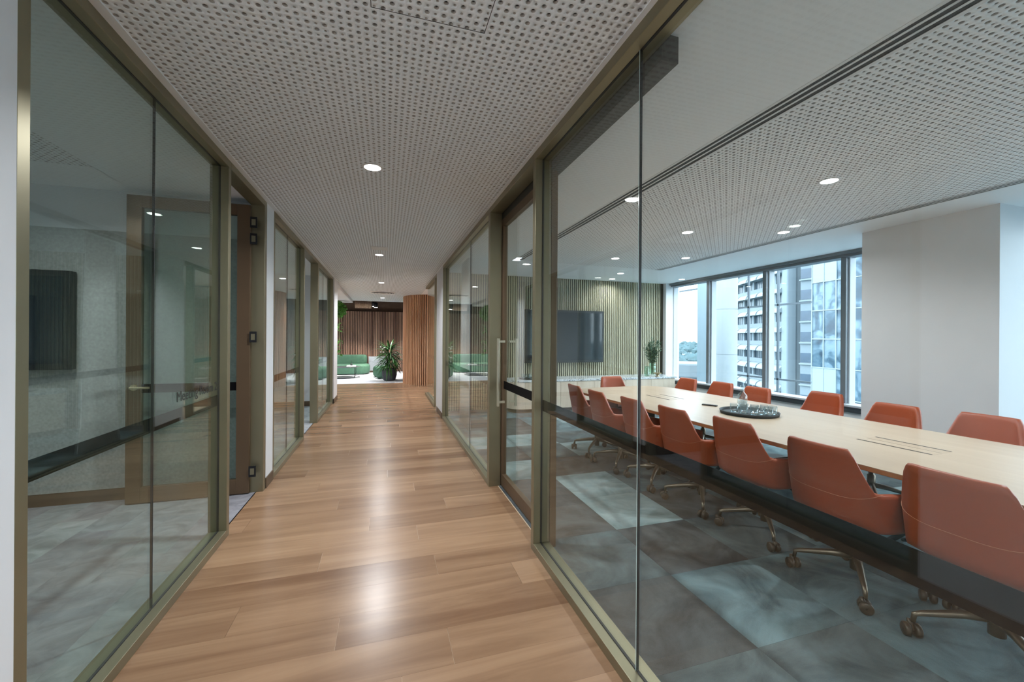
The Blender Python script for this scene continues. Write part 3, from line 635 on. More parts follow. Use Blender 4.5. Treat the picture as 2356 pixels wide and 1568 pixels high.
# ---- chair (faces +Y locally)
def smooth(a, b, x):
    t = min(1, max(0, (x - a) / (b - a))); return t * t * (3 - 2 * t)
def chair_shell():
    bm = bmesh.new(); NP = 44; PH = 132.0
    def prof(ph, v, inner):
        p = math.radians(ph); s, c = math.sin(p), math.cos(p)
        ex = 0.62
        Wd, D = (0.272, 0.275)
        if inner: Wd -= 0.036; D -= 0.036
        x = Wd * math.copysign(abs(s) ** ex, s); y = -D * math.copysign(abs(c) ** ex, c)
        a = abs(ph); top = 0.625 + 0.228 * (1 - smooth(29, 57, a)) - 0.045 * smooth(70, 132, a)
        z = 0.395 + (top - 0.395) * v
        sc_ = 1.0 - 0.32 * max(0, 1 - v / 0.16) ** 2 if not inner else 1.0
        x *= sc_; y *= sc_
        h = max(0, z - 0.45)
        back = smooth(110, 40, a)
        y -= h * 0.20 * back
        x *= 1 + 0.0 * smooth(0.42, 0.62, z) - 0.05 * smooth(0.60, 0.85, z)
        return x, y, z
    vs_o = [0, 0.05, 0.12, 0.2, 0.35, 0.5, 0.65, 0.8, 0.92, 0.985]; vs_i = [0.985, 0.92, 0.8, 0.65, 0.5, 0.35, 0.2]
    cols = []
    for k in range(NP + 1):
        ph = -PH + 2 * PH * k / NP; col = []
        for v in vs_o: col.append(bm.verts.new(prof(ph, v, False)))
        xo, yo, zo = prof(ph, 1.0, False); xi, yi, zi = prof(ph, 1.0, True)
        col.append(bm.verts.new(((xo * 0.75 + xi * 0.25), (yo * 0.75 + yi * 0.25), zo + 0.004))); col.append(bm.verts.new(((xo * 0.25 + xi * 0.75), (yo * 0.25 + yi * 0.75), zi + 0.004)))
        for v in vs_i: col.append(bm.verts.new(prof(ph, v, True)))
        cols.append(col)
    for a, b in zip(cols, cols[1:]):
        for i in range(len(a) - 1): bm.faces.new((a[i], b[i], b[i + 1], a[i + 1]))
    for c in (cols[0], cols[-1]): bm.faces.new(c)
    bm.faces.new([c[0] for c in cols]); 
    return bm_mesh('shell', bm, True)
def chair_seam():
    pts = []
    for k in range(21):
        ph = -62 + 124 * k / 20; p = math.radians(ph); s, c = math.sin(p), math.cos(p)
        x = 0.2735 * math.copysign(abs(s) ** 0.62, s); z = 0.635 - 0.05 * (1 - (ph / 62) ** 2)
        y = -0.2765 * abs(c) ** 0.62 - (z - 0.45) * 0.20 * smooth(110, 40, abs(ph)); x *= 1 + 0.0 * smooth(0.42, 0.62, z) - 0.05 * smooth(0.60, 0.85, z)
        pts.append((x, y, z))
    bm = bmesh.new(); add_tube(bm, pts, 0.0011, 5); return bm_mesh('seam', bm, True)
def seat_pad():
    o = []
    for k in range(40):
        a = 2 * PI * k / 40; c, s = math.cos(a), math.sin(a); ex = 0.62
        o.append((0.228 * math.copysign(abs(c) ** ex, c), 0.245 * math.copysign(abs(s) ** ex, s) + 0.01))
    bm = bmesh.new(); rings = []
    for sc_, z in ((0.9, 0.405), (0.99, 0.43), (1.0, 0.455), (0.97, 0.478), (0.88, 0.492), (0.5, 0.487), (0.15, 0.485)):
        rings.append([bm.verts.new((x * sc_, y * sc_, z)) for x, y in o])
    for a, b in zip(rings, rings[1:]):
        for k in range(40): bm.faces.new((a[k], a[(k + 1) % 40], b[(k + 1) % 40], b[k]))
    bm.faces.new(rings[0]); bm.faces.new(rings[-1]); return bm_mesh('seat', bm, True)
ch0 = empty('office_chair', (0, 0, 0))
link('shell', chair_shell(), leather, ch0); link('seat', seat_pad(), leather, ch0); link('stitched_seam', chair_seam(), leather_seam, ch0)
link('column', lathe_me([(0, 0.085), (0.030, 0.085), (0.030, 0.25), (0.021, 0.255), (0.021, 0.375), (0.10, 0.385), (0.10, 0.398), (0, 0.398)], 20), chair_metal, ch0)
leg_bm = bmesh.new(); add_tube(leg_bm, [(0, 0.0, 0.165), (0, 0.12, 0.150), (0, 0.270, 0.118), (0, 0.296, 0.108), (0, 0.302, 0.070)], [0.024, 0.019, 0.0135, 0.012, 0.010], 10)
leg_me = bm_mesh('leg', leg_bm, True)
cb = bmesh.new()
for s in (-1, 1): add_tube(cb, [(s * 0.008, 0, 0.031), (s * 0.012, 0, 0.031), (s * 0.030, 0, 0.031), (s * 0.034, 0, 0.031)], [0.026, 0.031, 0.031, 0.026], 18)
add_tube(cb, [(0, 0, 0.031), (0, 0.012, 0.055), (0, 0.018, 0.074)], [0.012, 0.014, 0.011], 10)
add_tube(cb, [(-0.034, 0, 0.031), (0.034, 0, 0.031)], 0.006, 8)
cas_me = bm_mesh('caster', cb, True)
def finish_chair(c, base_rot, seed):
    r = random.Random(seed)
    for k in range(4):
        lg = link('leg', leg_me, chair_metal, c); lg.rotation_euler.z = base_rot + PI / 4 + k * PI / 2
        cs = link('caster', cas_me, caster_mat, lg, (0, 0.306, 0)); cs.rotation_euler.z = r.uniform(0, 2 * PI)
GRP = 'tan leather swivel chairs around the boardroom table'
place = [  # x, y, facing angle (0 = +Y), base rotation, label
 (2.70, 1.13, -PI / 2, 0.12, 'tan leather swivel chair nearest the camera, back to the right glass'),
 (2.67, 1.70, -PI / 2, -0.09, 'second tan leather chair from the camera on the corridor side of the table'),
 (2.72, 2.35, -PI / 2, 0.10, 'third tan leather chair from the camera on the corridor side of the table'),
 (2.64, 2.90, -PI / 2, 0.08, 'fourth tan leather chair from the camera, corridor side, behind the glass joint'),
 (2.61, 3.46, -PI / 2, -0.05, 'fifth tan leather chair from the camera on the corridor side of the table'),
 (2.55, 4.04, -PI / 2 - 0.03, 0.10, 'sixth tan leather chair from the camera on the corridor side of the table'),
 (2.56, 4.60, -PI / 2 - 0.05, 0.0, 'farthest tan leather chair on the corridor side of the table'),
 (3.94, 4.96, PI / 2, 0.08, 'farthest tan leather chair on the window side of the table'),
 (4.02, 4.40, PI / 2, 0.0, 'second farthest tan leather chair on the window side of the table'),
 (4.00, 3.84, PI / 2, 0.06, 'tan leather chair on the window side behind the glass carafe'),
 (4.33, 3.27, PI / 2, 0.1, 'tan leather chair pulled back from the table before the windows'),
 (4.11, 2.50, PI / 2, -0.08, 'tan leather chair in front of the broad white column'),
 (4.20, 1.94, PI / 2, 0.0, 'tan leather chair at the right edge, window side of the table'),
 (3.29, 5.16, PI, 0.1, 'single tan leather chair at the far head of the table')]
for i, (x, y, rz, br, lb) in enumerate(place):
    c = ch0 if i == 0 else copy_tree(ch0)
    if i > 0:
        for k_ in [q for q in c.children if q.name.startswith('leg')]:
            for q in list(k_.children): bpy.data.objects.remove(q)
            bpy.data.objects.remove(k_)
    c.location = (x, y, 0); c.rotation_euler.z = rz; finish_chair(c, br, i)
    tag(c, lb, 'chair', GRP)

# ---- things on the table
ty = empty('serving_tray', (3.30, 3.03, TZ), label='round black tray with raised rim on the boardroom table', cat='tray')
link('tray_plate', lathe_me([(0, 0.001), (0.235, 0.001), (0.243, 0.004), (0.243, 0.012), (0, 0.010)], 48, 'tray_plate'), tray_black, ty)
link('rim', lathe_me([(0.236, 0.010), (0.244, 0.004), (0.252, 0.030), (0.246, 0.031), (0.240, 0.012)], 48, 'rim'), tray_black, ty)
tum = lathe_me([(0, 0.0), (0.031, 0.0), (0.034, 0.006), (0.036, 0.088), (0.0338, 0.088), (0.0318, 0.012), (0, 0.010)], 24, 'tumbler')
tw = lathe_me([(0, 0.0125), (0.0305, 0.0125), (0.0312, 0.026), (0, 0.026)], 24, 'thick_base')
gp = [(3.155, 3.06), (3.165, 2.965), (3.19, 2.875), (3.275, 2.885), (3.315, 2.83), (3.25, 3.035), (3.285, 2.955), (3.365, 2.92), (3.39, 2.855)]
gl = ['clear tumbler at the left front of the black tray', 'clear tumbler second from the left at the tray front', 'clear tumbler in the middle of the tray front', 'clear tumbler second from the right on the tray', 'clear tumbler nearest the right rim of the tray',
      'clear tumbler behind the leftmost one on the tray', 'clear tumbler in the centre of the tray', 'clear tumbler in the back row of the tray towards the right', 'clear tumbler at the far right back of the tray']
for (x, y), lb in zip(gp, gl):
    t = empty('tumbler', (x, y, TZ + 0.0125), label=lb, cat='glass', group='water tumblers on the black tray')
    link('glass_wall', tum, clear_thin, t); link('thick_base', tw, clear, t)
ca = empty('carafe', (3.39, 3.19, TZ + 0.0125), label='clear glass carafe with narrow neck at the back of the tray', cat='carafe')
link('body', lathe_me([(0, 0), (0.042, 0), (0.045, 0.004), (0.045, 0.13), (0.041, 0.142), (0.019, 0.165), (0.017, 0.175), (0.017, 0.235), (0.0155, 0.235), (0.0155, 0.175), (0.038, 0.14), (0.043, 0.13), (0.043, 0.008), (0, 0.008)], 28), clear_thin, ca)
link('water', lathe_me([(0, 0.0085), (0.0425, 0.0085), (0.0425, 0.085), (0, 0.085)], 28), clear_thin, ca)
rm = empty('remote_control', (3.29, 3.51, TZ), 0.5, label='slim black remote control lying on the table beyond the tray', cat='remote')
link('body', box_me((-0.02, -0.075, 0.0), (0.02, 0.075, 0.014), 0.004), tray_black, rm)
for i in range(4):
    for j in range(2): link('button', box_me((-0.011 + j * 0.013, -0.05 + i * 0.025, 0.014), (-0.003 + j * 0.013, -0.038 + i * 0.025, 0.0155)), M('grey rubber', (0.3, 0.3, 0.3), 0.6, noise=0.05), rm)

# ---- screens
def screen(name, a, b, label, face=-1):
    x0, x1 = a[0], b[0]; z0, z1 = a[1], b[1]; y = a[2]
    t = empty(name, ((x0 + x1) / 2, y, z0), label=label, cat='screen'); w = x1 - x0; h = z1 - z0
    link('housing', box_me((-w / 2, -0.045, 0), (w / 2, 0.03, h), 0.004), tv_frame, t)
    link('display', box_me((-w / 2 + 0.045, -0.049, 0.05), (w / 2 - 0.045, -0.0455, h - 0.05)), tv_screen, t)
    link('wall_bracket', box_me((-0.3, 0.031, h / 2 - 0.2), (0.3, 0.045, h / 2 + 0.2)), black_metal, t)
    return t
screen('wall_screen', (2.72, 0.92, 7.885), (4.51, 2.02), 'large black wall screen on the green slatted boardroom wall')
screen('wall_screen', (-3.95, 1.15, 4.36), (-2.50, 1.97), 'black wall screen on the felt panel in the left meeting room')

# ---- credenza under the screen
CZ, CYF, CYB = 0.63, 7.33, 7.93
units = [(2.55, 3.28), (3.28, 4.01), (4.01, 4.74), (4.74, 5.35), (5.35, 5.95)]
ulab = ['credenza unit next to the curved end, below the left edge of the screen', 'credenza unit below the left half of the wall screen', 'credenza unit below the right half of the wall screen', 'credenza unit between the screen and the vases', 'credenza unit below the vases next to the window']
for (xa, xb), lb in zip(units, ulab):
    t = empty('credenza_unit', ((xa + xb) / 2, (CYF + CYB) / 2, 0), label='pale oak ' + lb, cat='cabinet', group='pale oak credenza units'); w = (xb - xa) / 2 - 0.001
    link('carcass', box_me((-w, -0.28, 0.08), (w, 0.30, CZ - 0.042)), oak_front, t)
    link('plinth', box_me((-w, -0.25, 0.0), (w, 0.28, 0.08)), brown_base, t)
    for s in (0, 1): link('door', box_me((-w + s * w + 0.0015, -0.30, 0.075), (s * w - 0.0015, -0.281, CZ - 0.045), 0.001), oak_front, t)
ce = empty('credenza_end', (2.55, (CYF + CYB) / 2, 0), label='curved pale oak end of the credenza on the corridor side', cat='cabinet')
def half_round(r, off=0.0):
    return [(off, -r)] + [(-r * math.sin(math.radians(a)), -r * math.cos(math.radians(a))) for a in range(6, 180, 6)] + [(off, r)]
link('curved_front', prism_me(half_round(0.30), 0.075, CZ - 0.042, 'curved_front'), oak_front, ce); link('plinth', prism_me(half_round(0.26), 0, 0.074, 'plinth'), brown_base, ce)
ct = empty('stone_worktop', (2.55, (CYF + CYB) / 2, CZ - 0.04), label='speckled pale terrazzo worktop running along the credenza', cat='worktop')
link('slab', prism_me(half_round(0.315)[:-1] + [(0, 0.30), (3.44, 0.30), (3.44, -0.315)], 0, 0.04, 'slab', 0.003), terrazzo_m, ct)
# ---- vases and things on the worktop
v1 = empty('ribbed_vase', (5.36, 7.50, CZ), label='small empty green ribbed glass vase on the credenza', cat='vase')
link('body', lathe_me([(0, 0), (0.045, 0), (0.05, 0.01), (0.062, 0.05), (0.05, 0.06), (0.062, 0.085), (0.045, 0.10), (0.045, 0.215), (0.041, 0.215), (0.041, 0.10), (0.04, 0.012), (0, 0.01)], 28), green_glass, v1)
v2 = empty('flower_vase', (5.52, 7.52, CZ), label='taller green glass vase holding leafy olive branches on the credenza', cat='vase')
link('body', lathe_me([(0, 0.03), (0.05, 0.03), (0.072, 0.06), (0.072, 0.12), (0.055, 0.135), (0.072, 0.155), (0.072, 0.20), (0.055, 0.215), (0.07, 0.24), (0.066, 0.27), (0.062, 0.27), (0.05, 0.215), (0.066, 0.19), (0.066, 0.07), (0, 0.04)], 28), green_glass, v2)
bw = lathe('bowl', [(0, 0), (0.05, 0), (0.045, 0.012), (0.012, 0.02), (0.03, 0.04), (0.085, 0.075), (0.082, 0.078), (0.02, 0.045), (0, 0.04)], M('brass bowl', (0.50, 0.40, 0.24), 0.35, 0.8, noise=0.1, scale=20), None, (5.535, 7.37, CZ)); tag(bw, 'small brass footed bowl in front of the olive branches', 'bowl')
def leaf_mesh(Ln, Wd, bend, name='leaf', segs=5):
    bm = bmesh.new(); rows = []
    for i in range(segs + 1):
        t = i / segs; w = Wd * math.sin(PI * (0.08 + 0.92 * t) ** 0.8) * 0.5 + 0.0006; y = Ln * t; z = -bend * Ln * t * t
        rows.append([bm.verts.new((-w, y, z + w * 0.25)), bm.verts.new((0, y, z)), bm.verts.new((w, y, z + w * 0.25))])
    for a, b in zip(rows, rows[1:]):
        for k in range(2): bm.faces.new((a[k], a[k + 1], b[k + 1], b[k]))
    me = bpy.data.meshes.new(name); bm.to_mesh(me); bm.free()
    for p in me.polygons: p.use_smooth = True
    return me
br = empty('olive_branches', (5.52, 7.52, CZ + 0.05), label='bunch of leafy olive branches standing in the green vase', cat='plant')
bm_s = bmesh.new(); bm_l = bmesh.new(); R = random.Random(3)
def quick_leaf(bm, p, d, Ln, Wd):
    d = d.normalized(); s = d.cross(Vector((R.uniform(-1, 1), R.uniform(-1, 1), R.uniform(-1, 1)))).normalized() * Wd / 2; n = d.cross(s).normalized() * Wd * 0.2
    v = [bm.verts.new(q) for q in (p, p + d * Ln * 0.45 + s + n, p + d * Ln, p + d * Ln * 0.45 - s + n)]; m = bm.verts.new(p + d * Ln * 0.5)
    for a, b in ((0, 1), (1, 2), (2, 3), (3, 0)): bm.faces.new((v[a], v[b], m))
for k in range(32):
    a = R.uniform(0, 2 * PI); lean = R.uniform(0.03, 0.31); h = R.uniform(0.45, 0.76); pts = []
    for i in range(6):
        t = i / 5; pts.append(Vector((math.cos(a) * lean * t ** 1.6, math.sin(a) * lean * 0.7 * t ** 1.6, h * t)))
    add_tube(bm_s, pts, [0.003, 0.0028, 0.0025, 0.002, 0.0015, 0.001], 5)
    for q in range(34):
        t = R.uniform(0.42, 1.0); i = min(4, int(t * 5)); p = pts[i].lerp(pts[i + 1], t * 5 - i)
        quick_leaf(bm_l, p, Vector((R.uniform(-1, 1), R.uniform(-1, 1), R.uniform(-0.1, 1.1))), R.uniform(0.04, 0.075), R.uniform(0.012, 0.02))
link('stems', bm_mesh('stems', bm_s, True), stem_mat, br); tag(link('foliage', bm_mesh('foliage', bm_l), leaf_olive, br), kind='stuff')
t2 = empty('drinks_tray', (2.72, 7.56, CZ), label='black tray on the curved end of the credenza', cat='tray')
link('tray_plate', lathe_me([(0, 0.001), (0.20, 0.001), (0.215, 0.02), (0.209, 0.021), (0.197, 0.010), (0, 0.009)], 40, 'tray_plate'), tray_black, t2)
cl8 = ['left front', 'middle front', 'right front', 'left back', 'middle back', 'right back']
for i in range(6):
    t = empty('tumbler', (2.60 + 0.11 * (i % 3), 7.52 + 0.10 * (i // 3), CZ + 0.0105), label='clear tumbler at the %s of the credenza tray' % cl8[i], cat='glass', group='tumblers on the credenza tray')
    link('glass_wall', tum, clear_thin, t)
# ---- sheer curtain in the boardroom corner
cu = bmesh.new(); nf = 90; rows = []
for z, fl_ in ((0.01, 1.25), (0.4, 1.05), (1.4, 1.0), (CEIL - 0.02, 0.85)):
    row = []
    for k in range(nf + 1):
        t = k / nf; row.append(cu.verts.new((1.235 + (0.022 * math.sin(t * PI * 18)) * fl_ , 6.55 + (t - 0.5) * 0.62 * fl_, z)))
    rows.append(row)
for a, b in zip(rows, rows[1:]):
    for k in range(nf): cu.faces.new((a[k], a[k + 1], b[k + 1], b[k]))
co = link('sheer_curtain', bm_mesh('sheer_curtain', cu, True), curtain); md = co.modifiers.new('thickness', 'SOLIDIFY'); md.thickness = 0.002
tag(co, 'gathered white sheer curtain in the boardroom corner behind the second right glass bay', 'curtain')

# ================================================================== CEILING DETAILS
vt = empty('ceiling_vent', (-0.08, 12.3, CEIL), label='square ceiling vent with a round swirl diffuser near the corridor end', cat='air vent')
link('plate', box_me((-0.34, -0.34, -0.006), (0.34, 0.34, 0.004), 0.002), diffuser_white, vt)
for r in (0.30, 0.22, 0.14): link('diffuser_ring', lathe_me([(r - 0.035, -0.007), (r, -0.02), (r + 0.004, -0.018), (r - 0.03, -0.004)], 40), diffuser_white, vt)
link('dark_throat', lathe_me([(0, -0.0065), (0.31, -0.0065), (0.31, -0.0062), (0, -0.0062)], 40), slot_dark, vt)
pp = box('ceiling_plate', (-0.20, 6.0, CEIL - 0.008), (0.02, 6.22, CEIL - 0.0005), diffuser_white, bev=0.002); tag(pp, 'small square cover plate just before the second corridor downlight', 'cover plate')
hp = empty('access_panel', (0.16, 1.20, CEIL), label='thin outlined square access hatch in the near corridor ceiling', cat='ceiling hatch')
for a, b in (((-0.222, 0.45, -0.0006), (0.225, 0.4525, 0.0005)), ((-0.222, -0.3, -0.0006), (-0.2195, 0.4525, 0.0005)), ((0.2225, -0.3, -0.0006), (0.225, 0.4525, 0.0005))):
    link('hatch_gap', box_me(a, b), slot_dark, hp)

# ================================================================== LOUNGE
def soft_block(bm, outline, z0, z1, r=0.08, seg=4):
    n = len(outline); rings = []
    cx = sum(p[0] for p in outline) / n; cy = sum(p[1] for p in outline) / n
    prof = [(math.cos(PI / 2 * k / seg), math.sin(PI / 2 * k / seg)) for k in range(seg + 1)]
    lv = [(1 - q[0] if False else q[1], -q[0]) for q in []]
    def ring(ins, z):
        out = []
        for x, y in outline:
            d = Vector((x - cx, y - cy)); Ln = d.length; q = d * max(0.05, (Ln - ins) / Ln); out.append(bm.verts.new((cx + q.x, cy + q.y, z)))
        return out
    for k in range(seg + 1):
        a = PI / 2 * k / seg; rings.append(ring(r * (1 - math.sin(a)), z0 + r * (1 - math.cos(a))))
    for k in range(seg + 1):
        a = PI / 2 * k / seg; rings.append(ring(r * (1 - math.cos(a)), z1 - r * (1 - math.sin(a))))
    for a, b in zip(rings, rings[1:]):
        for k in range(n): bm.faces.new((a[k], a[(k + 1) % n], b[(k + 1) % n], b[k]))
    bm.faces.new(rings[0]); bm.faces.new(rings[-1])
def blob(name, outline, z0, z1, mat, parent, r=0.08):
    bm = bmesh.new(); soft_block(bm, outline, z0, z1, r); return link(name, bm_mesh(name, bm, True), mat, parent)
sf = empty('sofa', (-1.62, 16.75, 0), label='green velvet curved sofa against the walnut slats', cat='sofa')
blob('seat', round_rect(2.1, 0.95, 0.40, 10), 0.03, 0.39, sofa_green, sf, 0.10)
blob('backrest', [(x, y + 0.32) for x, y in round_rect(1.86, 0.30, 0.14, 8)], 0.36, 0.73, sofa_green, sf, 0.09)
link('base', box_me((-0.85, -0.3, 0.0), (0.85, 0.3, 0.04)), black_metal, sf)
def ottoman(x, y, lb, s=0.5):
    t = empty('ottoman', (x, y, 0), label=lb, cat='ottoman', group='green velvet ottomans')
    blob('cushion', round_rect(s, s, s * 0.45, 8), 0.02, 0.40, sofa_green, t, 0.10); link('foot_ring', lathe_me([(0, 0), (s * 0.36, 0), (s * 0.36, 0.03), (0, 0.03)], 24), black_metal, t)
ottoman(-0.17, 15.35, 'green velvet ottoman behind the planter, farther of two'); ottoman(-0.06, 14.78, 'green velvet ottoman just behind the planter, nearer of two', 0.52)
cbn = empty('low_cabinet', (-0.22, 17.38, 0), label='blue grey low cabinet beside the sofa', cat='cabinet')
link('carcass', box_me((-0.42, -0.17, 0.08), (0.42, 0.17, 0.64)), grey_lam, cbn); link('plinth', box_me((-0.42, -0.15, 0), (0.42, 0.17, 0.08)), brown_base, cbn)
for z0, z1 in ((0.085, 0.44), (0.448, 0.635)): link('drawer', box_me((-0.418, -0.188, z0), (0.418, -0.171, z1), 0.002), grey_lam, cbn)
ctb = empty('coffee_table', (-1.35, 15.35, 0), label='round black framed coffee table in front of the green sofa', cat='table')
link('top', lathe_me([(0, 0.372), (0.49, 0.372), (0.50, 0.378), (0.50, 0.388), (0, 0.388)], 40), M('smoked glass top', (0.10, 0.11, 0.11), 0.15, noise=0.05), ctb)
bm = bmesh.new()
for k in range(40):
    a, b = 2 * PI * k / 40, 2 * PI * (k + 1) / 40
    add_tube(bm, [(0.49 * math.cos(a), 0.49 * math.sin(a), 0.015), (0.49 * math.cos(b), 0.49 * math.sin(b), 0.015)], 0.012, 6, False)
link('base_ring', bm_mesh('base_ring', bm, True), black_metal, ctb)
for k in range(4):
    a = PI / 4 + k * PI / 2; tube('leg', [(0.48 * math.cos(a), 0.48 * math.sin(a), 0.01), (0.48 * math.cos(a), 0.48 * math.sin(a), 0.375)], 0.010, black_metal, ctb, 8)
bk_ = box('book', (-1.28, 15.12, 0.3885), (-0.98, 15.34, 0.43), petal, bev=0.003); tag(bk_, 'thick white book lying on the coffee table', 'book')
dv = lathe('diffuser_bottle', [(0, 0), (0.035, 0), (0.04, 0.02), (0.035, 0.05), (0.015, 0.06), (0.015, 0.075), (0, 0.075)], tray_black, None, (-1.13, 15.22, 0.4305)); tag(dv, 'small dark reed diffuser bottle standing on the white book', 'bottle')
for k in range(4): tube('reed', [(0, 0, 0.07), (0.03 * math.cos(k * 1.6), 0.03 * math.sin(k * 1.6), 0.20)], 0.0025, black_metal, dv, 5)
pt = lathe('planter', [(0, 0), (0.15, 0), (0.19, 0.03), (0.235, 0.18), (0.235, 0.33), (0.215, 0.41), (0.19, 0.41), (0.19, 0.34), (0, 0.34)], pot_mat, None, (0.13, 13.98, 0)); tag(pt, 'rounded charcoal planter beside the curved timber wall', 'planter')
pl = empty('leafy_plant', (0.13, 13.98, 0.34), label='bushy dark green plant with long arching leaves in the charcoal planter', cat='plant')
lms = [leaf_mesh(0.50, 0.065, 0.85), leaf_mesh(0.56, 0.07, 0.5), leaf_mesh(0.44, 0.06, 1.1)]
for k in range(5):
    a = k * 1.25; tube('stem', [(0.05 * math.cos(a), 0.05 * math.sin(a), 0), (0.09 * math.cos(a), 0.09 * math.sin(a), 0.35), (0.11 * math.cos(a), 0.11 * math.sin(a), 0.30 + 0.12 * k)], 0.012, stem_mat, pl, 6)
for k in range(190):
    a = R.uniform(0, 2 * PI); h = R.uniform(0.10, 0.72); el = R.uniform(-0.15, 0.9) if h < 0.6 else R.uniform(0.5, 1.4)
    o = link('leaf', R.choice(lms), leaf_dark, pl, (0.08 * math.cos(a), 0.08 * math.sin(a), h)); o.rotation_euler = (el, 0, a - PI / 2); s = R.uniform(0.7, 0.93); o.scale = (s, s, s)
fm = lathe_me([(0, 0), (0.03, 0.02), (0.035, 0.04), (0.015, 0.05), (0, 0.045)], 8)
for k in range(7):
    a = R.uniform(2.6, 6.2); o = link('flower', fm, petal, pl, (0.27 * math.cos(a), 0.27 * math.sin(a), R.uniform(0.35, 0.8)))
# hanging greenery at the left
hg = empty('hanging_plant', (-1.50, 14.4, 2.32), label='bright green moss ball plant hanging at the left of the lounge', cat='plant')
hb = bmesh.new()
for k in range(900):
    d = Vector((R.gauss(0, 1), R.gauss(0, 1), R.gauss(0, 1))).normalized(); quick_leaf(hb, d * R.uniform(0.10, 0.27), d + Vector((R.uniform(-.6, .6), R.uniform(-.6, .6), R.uniform(-.6, .6))), 0.07, 0.05)
tag(link('foliage', bm_mesh('foliage', hb), leaf_bright, hg, (0, 0, 0)), kind='stuff'); link('core', lathe_me([(0, -0.15), (0.12, -0.1), (0.16, 0), (0.12, 0.1), (0, 0.15)], 16), leaf_dark, hg); link('cord', box_me((-0.003, -0.003, 0.1), (0.003, 0.003, 0.385)), black_metal, hg)
vn = empty('trailing_vine', (-1.47, 14.75, 0.70), label='thin trailing vine hanging below the moss ball at the left of the lounge', cat='plant')
tube('stem', [(0, 0, 0), (0.03, 0, 0.5), (-0.02, 0, 1.0), (0.02, 0, 1.7), (0.02, 0, 1.95)], 0.006, stem_mat, vn, 6)
vm = leaf_mesh(0.11, 0.08, 0.4)
for k in range(34):
    z = R.choice([0.1, 0.2, 0.45, 0.55, 0.95, 1.05, 1.1]) + R.uniform(-0.08, 0.08); a = R.uniform(0, 2 * PI); o = link('leaf', vm, leaf_bright, vn, (0.03 * math.cos(a), 0.03 * math.sin(a), z)); o.rotation_euler = (R.uniform(-0.5, 0.7), 0, a - PI / 2)
# duct under the soffit
db = bmesh.new(); prev = []
pts = [(-1.1 + 0.02 * k, 16.3, 2.66) for k in range(30)]
add_tube(db, pts, [0.15 + 0.02 * (k % 2) for k in range(30)], 16); du = link('flexible_duct', bm_mesh('flexible_duct', db), foil); tag(du, 'crinkled flexible duct under the dark lounge soffit', 'duct')
for x in (-0.95, -0.65): link('hanger', box_me((x, 16.295, 2.8), (x + 0.01, 16.305, 3.3)), black_metal, du)

# ================================================================== OUTSIDE
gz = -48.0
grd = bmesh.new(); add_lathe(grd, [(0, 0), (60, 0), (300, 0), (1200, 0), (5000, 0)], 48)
go = link('ground', bm_mesh('ground', grd), M('haze tinted suburb ground', (0.13, 0.185, 0.20), 0.95, noise=0.35, scale=0.02, coord='Object'), None, (0, 0, gz)); tag(go, 'distant suburb with bluish haze in its colour stretching to the horizon outside the windows', 'ground', kind='structure')  # bluish distance haze is in the colour, also raised for upward bounce
# far houses and trees nobody could count
hs = bmesh.new()
for k in range(900):
    a = math.radians(R.uniform(34, 62)); d = R.uniform(260, 2600); x, y = d * math.sin(a), d * math.cos(a); s = R.uniform(5, 14) * (1 + d / 2200); add_box(hs, (x - s, y - s * 0.7, 0), (x + s, y + s * 0.7, R.uniform(4, 12)))
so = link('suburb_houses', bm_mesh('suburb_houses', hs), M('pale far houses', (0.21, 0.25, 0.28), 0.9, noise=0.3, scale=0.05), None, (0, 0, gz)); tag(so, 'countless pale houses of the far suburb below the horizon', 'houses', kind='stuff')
ts = bmesh.new()
for k in range(900):
    a = math.radians(R.uniform(34, 62)); d = R.uniform(240, 2600); x, y = d * math.sin(a), d * math.cos(a); s = R.uniform(5, 11) * (1 + d / 2200)
    bmesh.ops.create_icosphere(ts, subdivisions=1, radius=s, matrix=Matrix.Translation((x, y, s * 0.7)))
so = link('suburb_trees', bm_mesh('suburb_trees', ts), M('haze tinted tree crowns', (0.055, 0.095, 0.105), 0.95, noise=0.3, scale=0.05), None, (0, 0, gz)); tag(so, 'countless dark tree crowns of the far suburb', 'trees', kind='stuff')  # bluish crown colour carries the distance haze
# neighbouring low roof
nb = empty('neighbour_building', (70, 84, gz), -0.69, label='low neighbouring building with white parapet and grey louvres below the horizon', cat='building')
link('block', box_me((-15, -5, 0), (7.5, 5, 40.2)), M('grey cladding', (0.078, 0.102, 0.126), 0.8, noise=0.1, scale=0.3), nb)
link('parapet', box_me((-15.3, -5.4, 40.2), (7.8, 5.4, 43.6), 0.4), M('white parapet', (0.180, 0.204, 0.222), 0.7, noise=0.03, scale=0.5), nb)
for k in range(14): link('louvre', box_me((-14.6 + k * 1.6, -5.35, 34), (-13.8 + k * 1.6, -5.02, 39.9)), M('dark louvre', (0.16, 0.20, 0.25), 0.7, noise=0.1, scale=1), nb)
for x in (-9, -2, 4): link('roof_fin', box_me((x, -5.42, 40.4), (x + 0.5, -5.2, 43.4)), MATS['grey cladding'], nb)
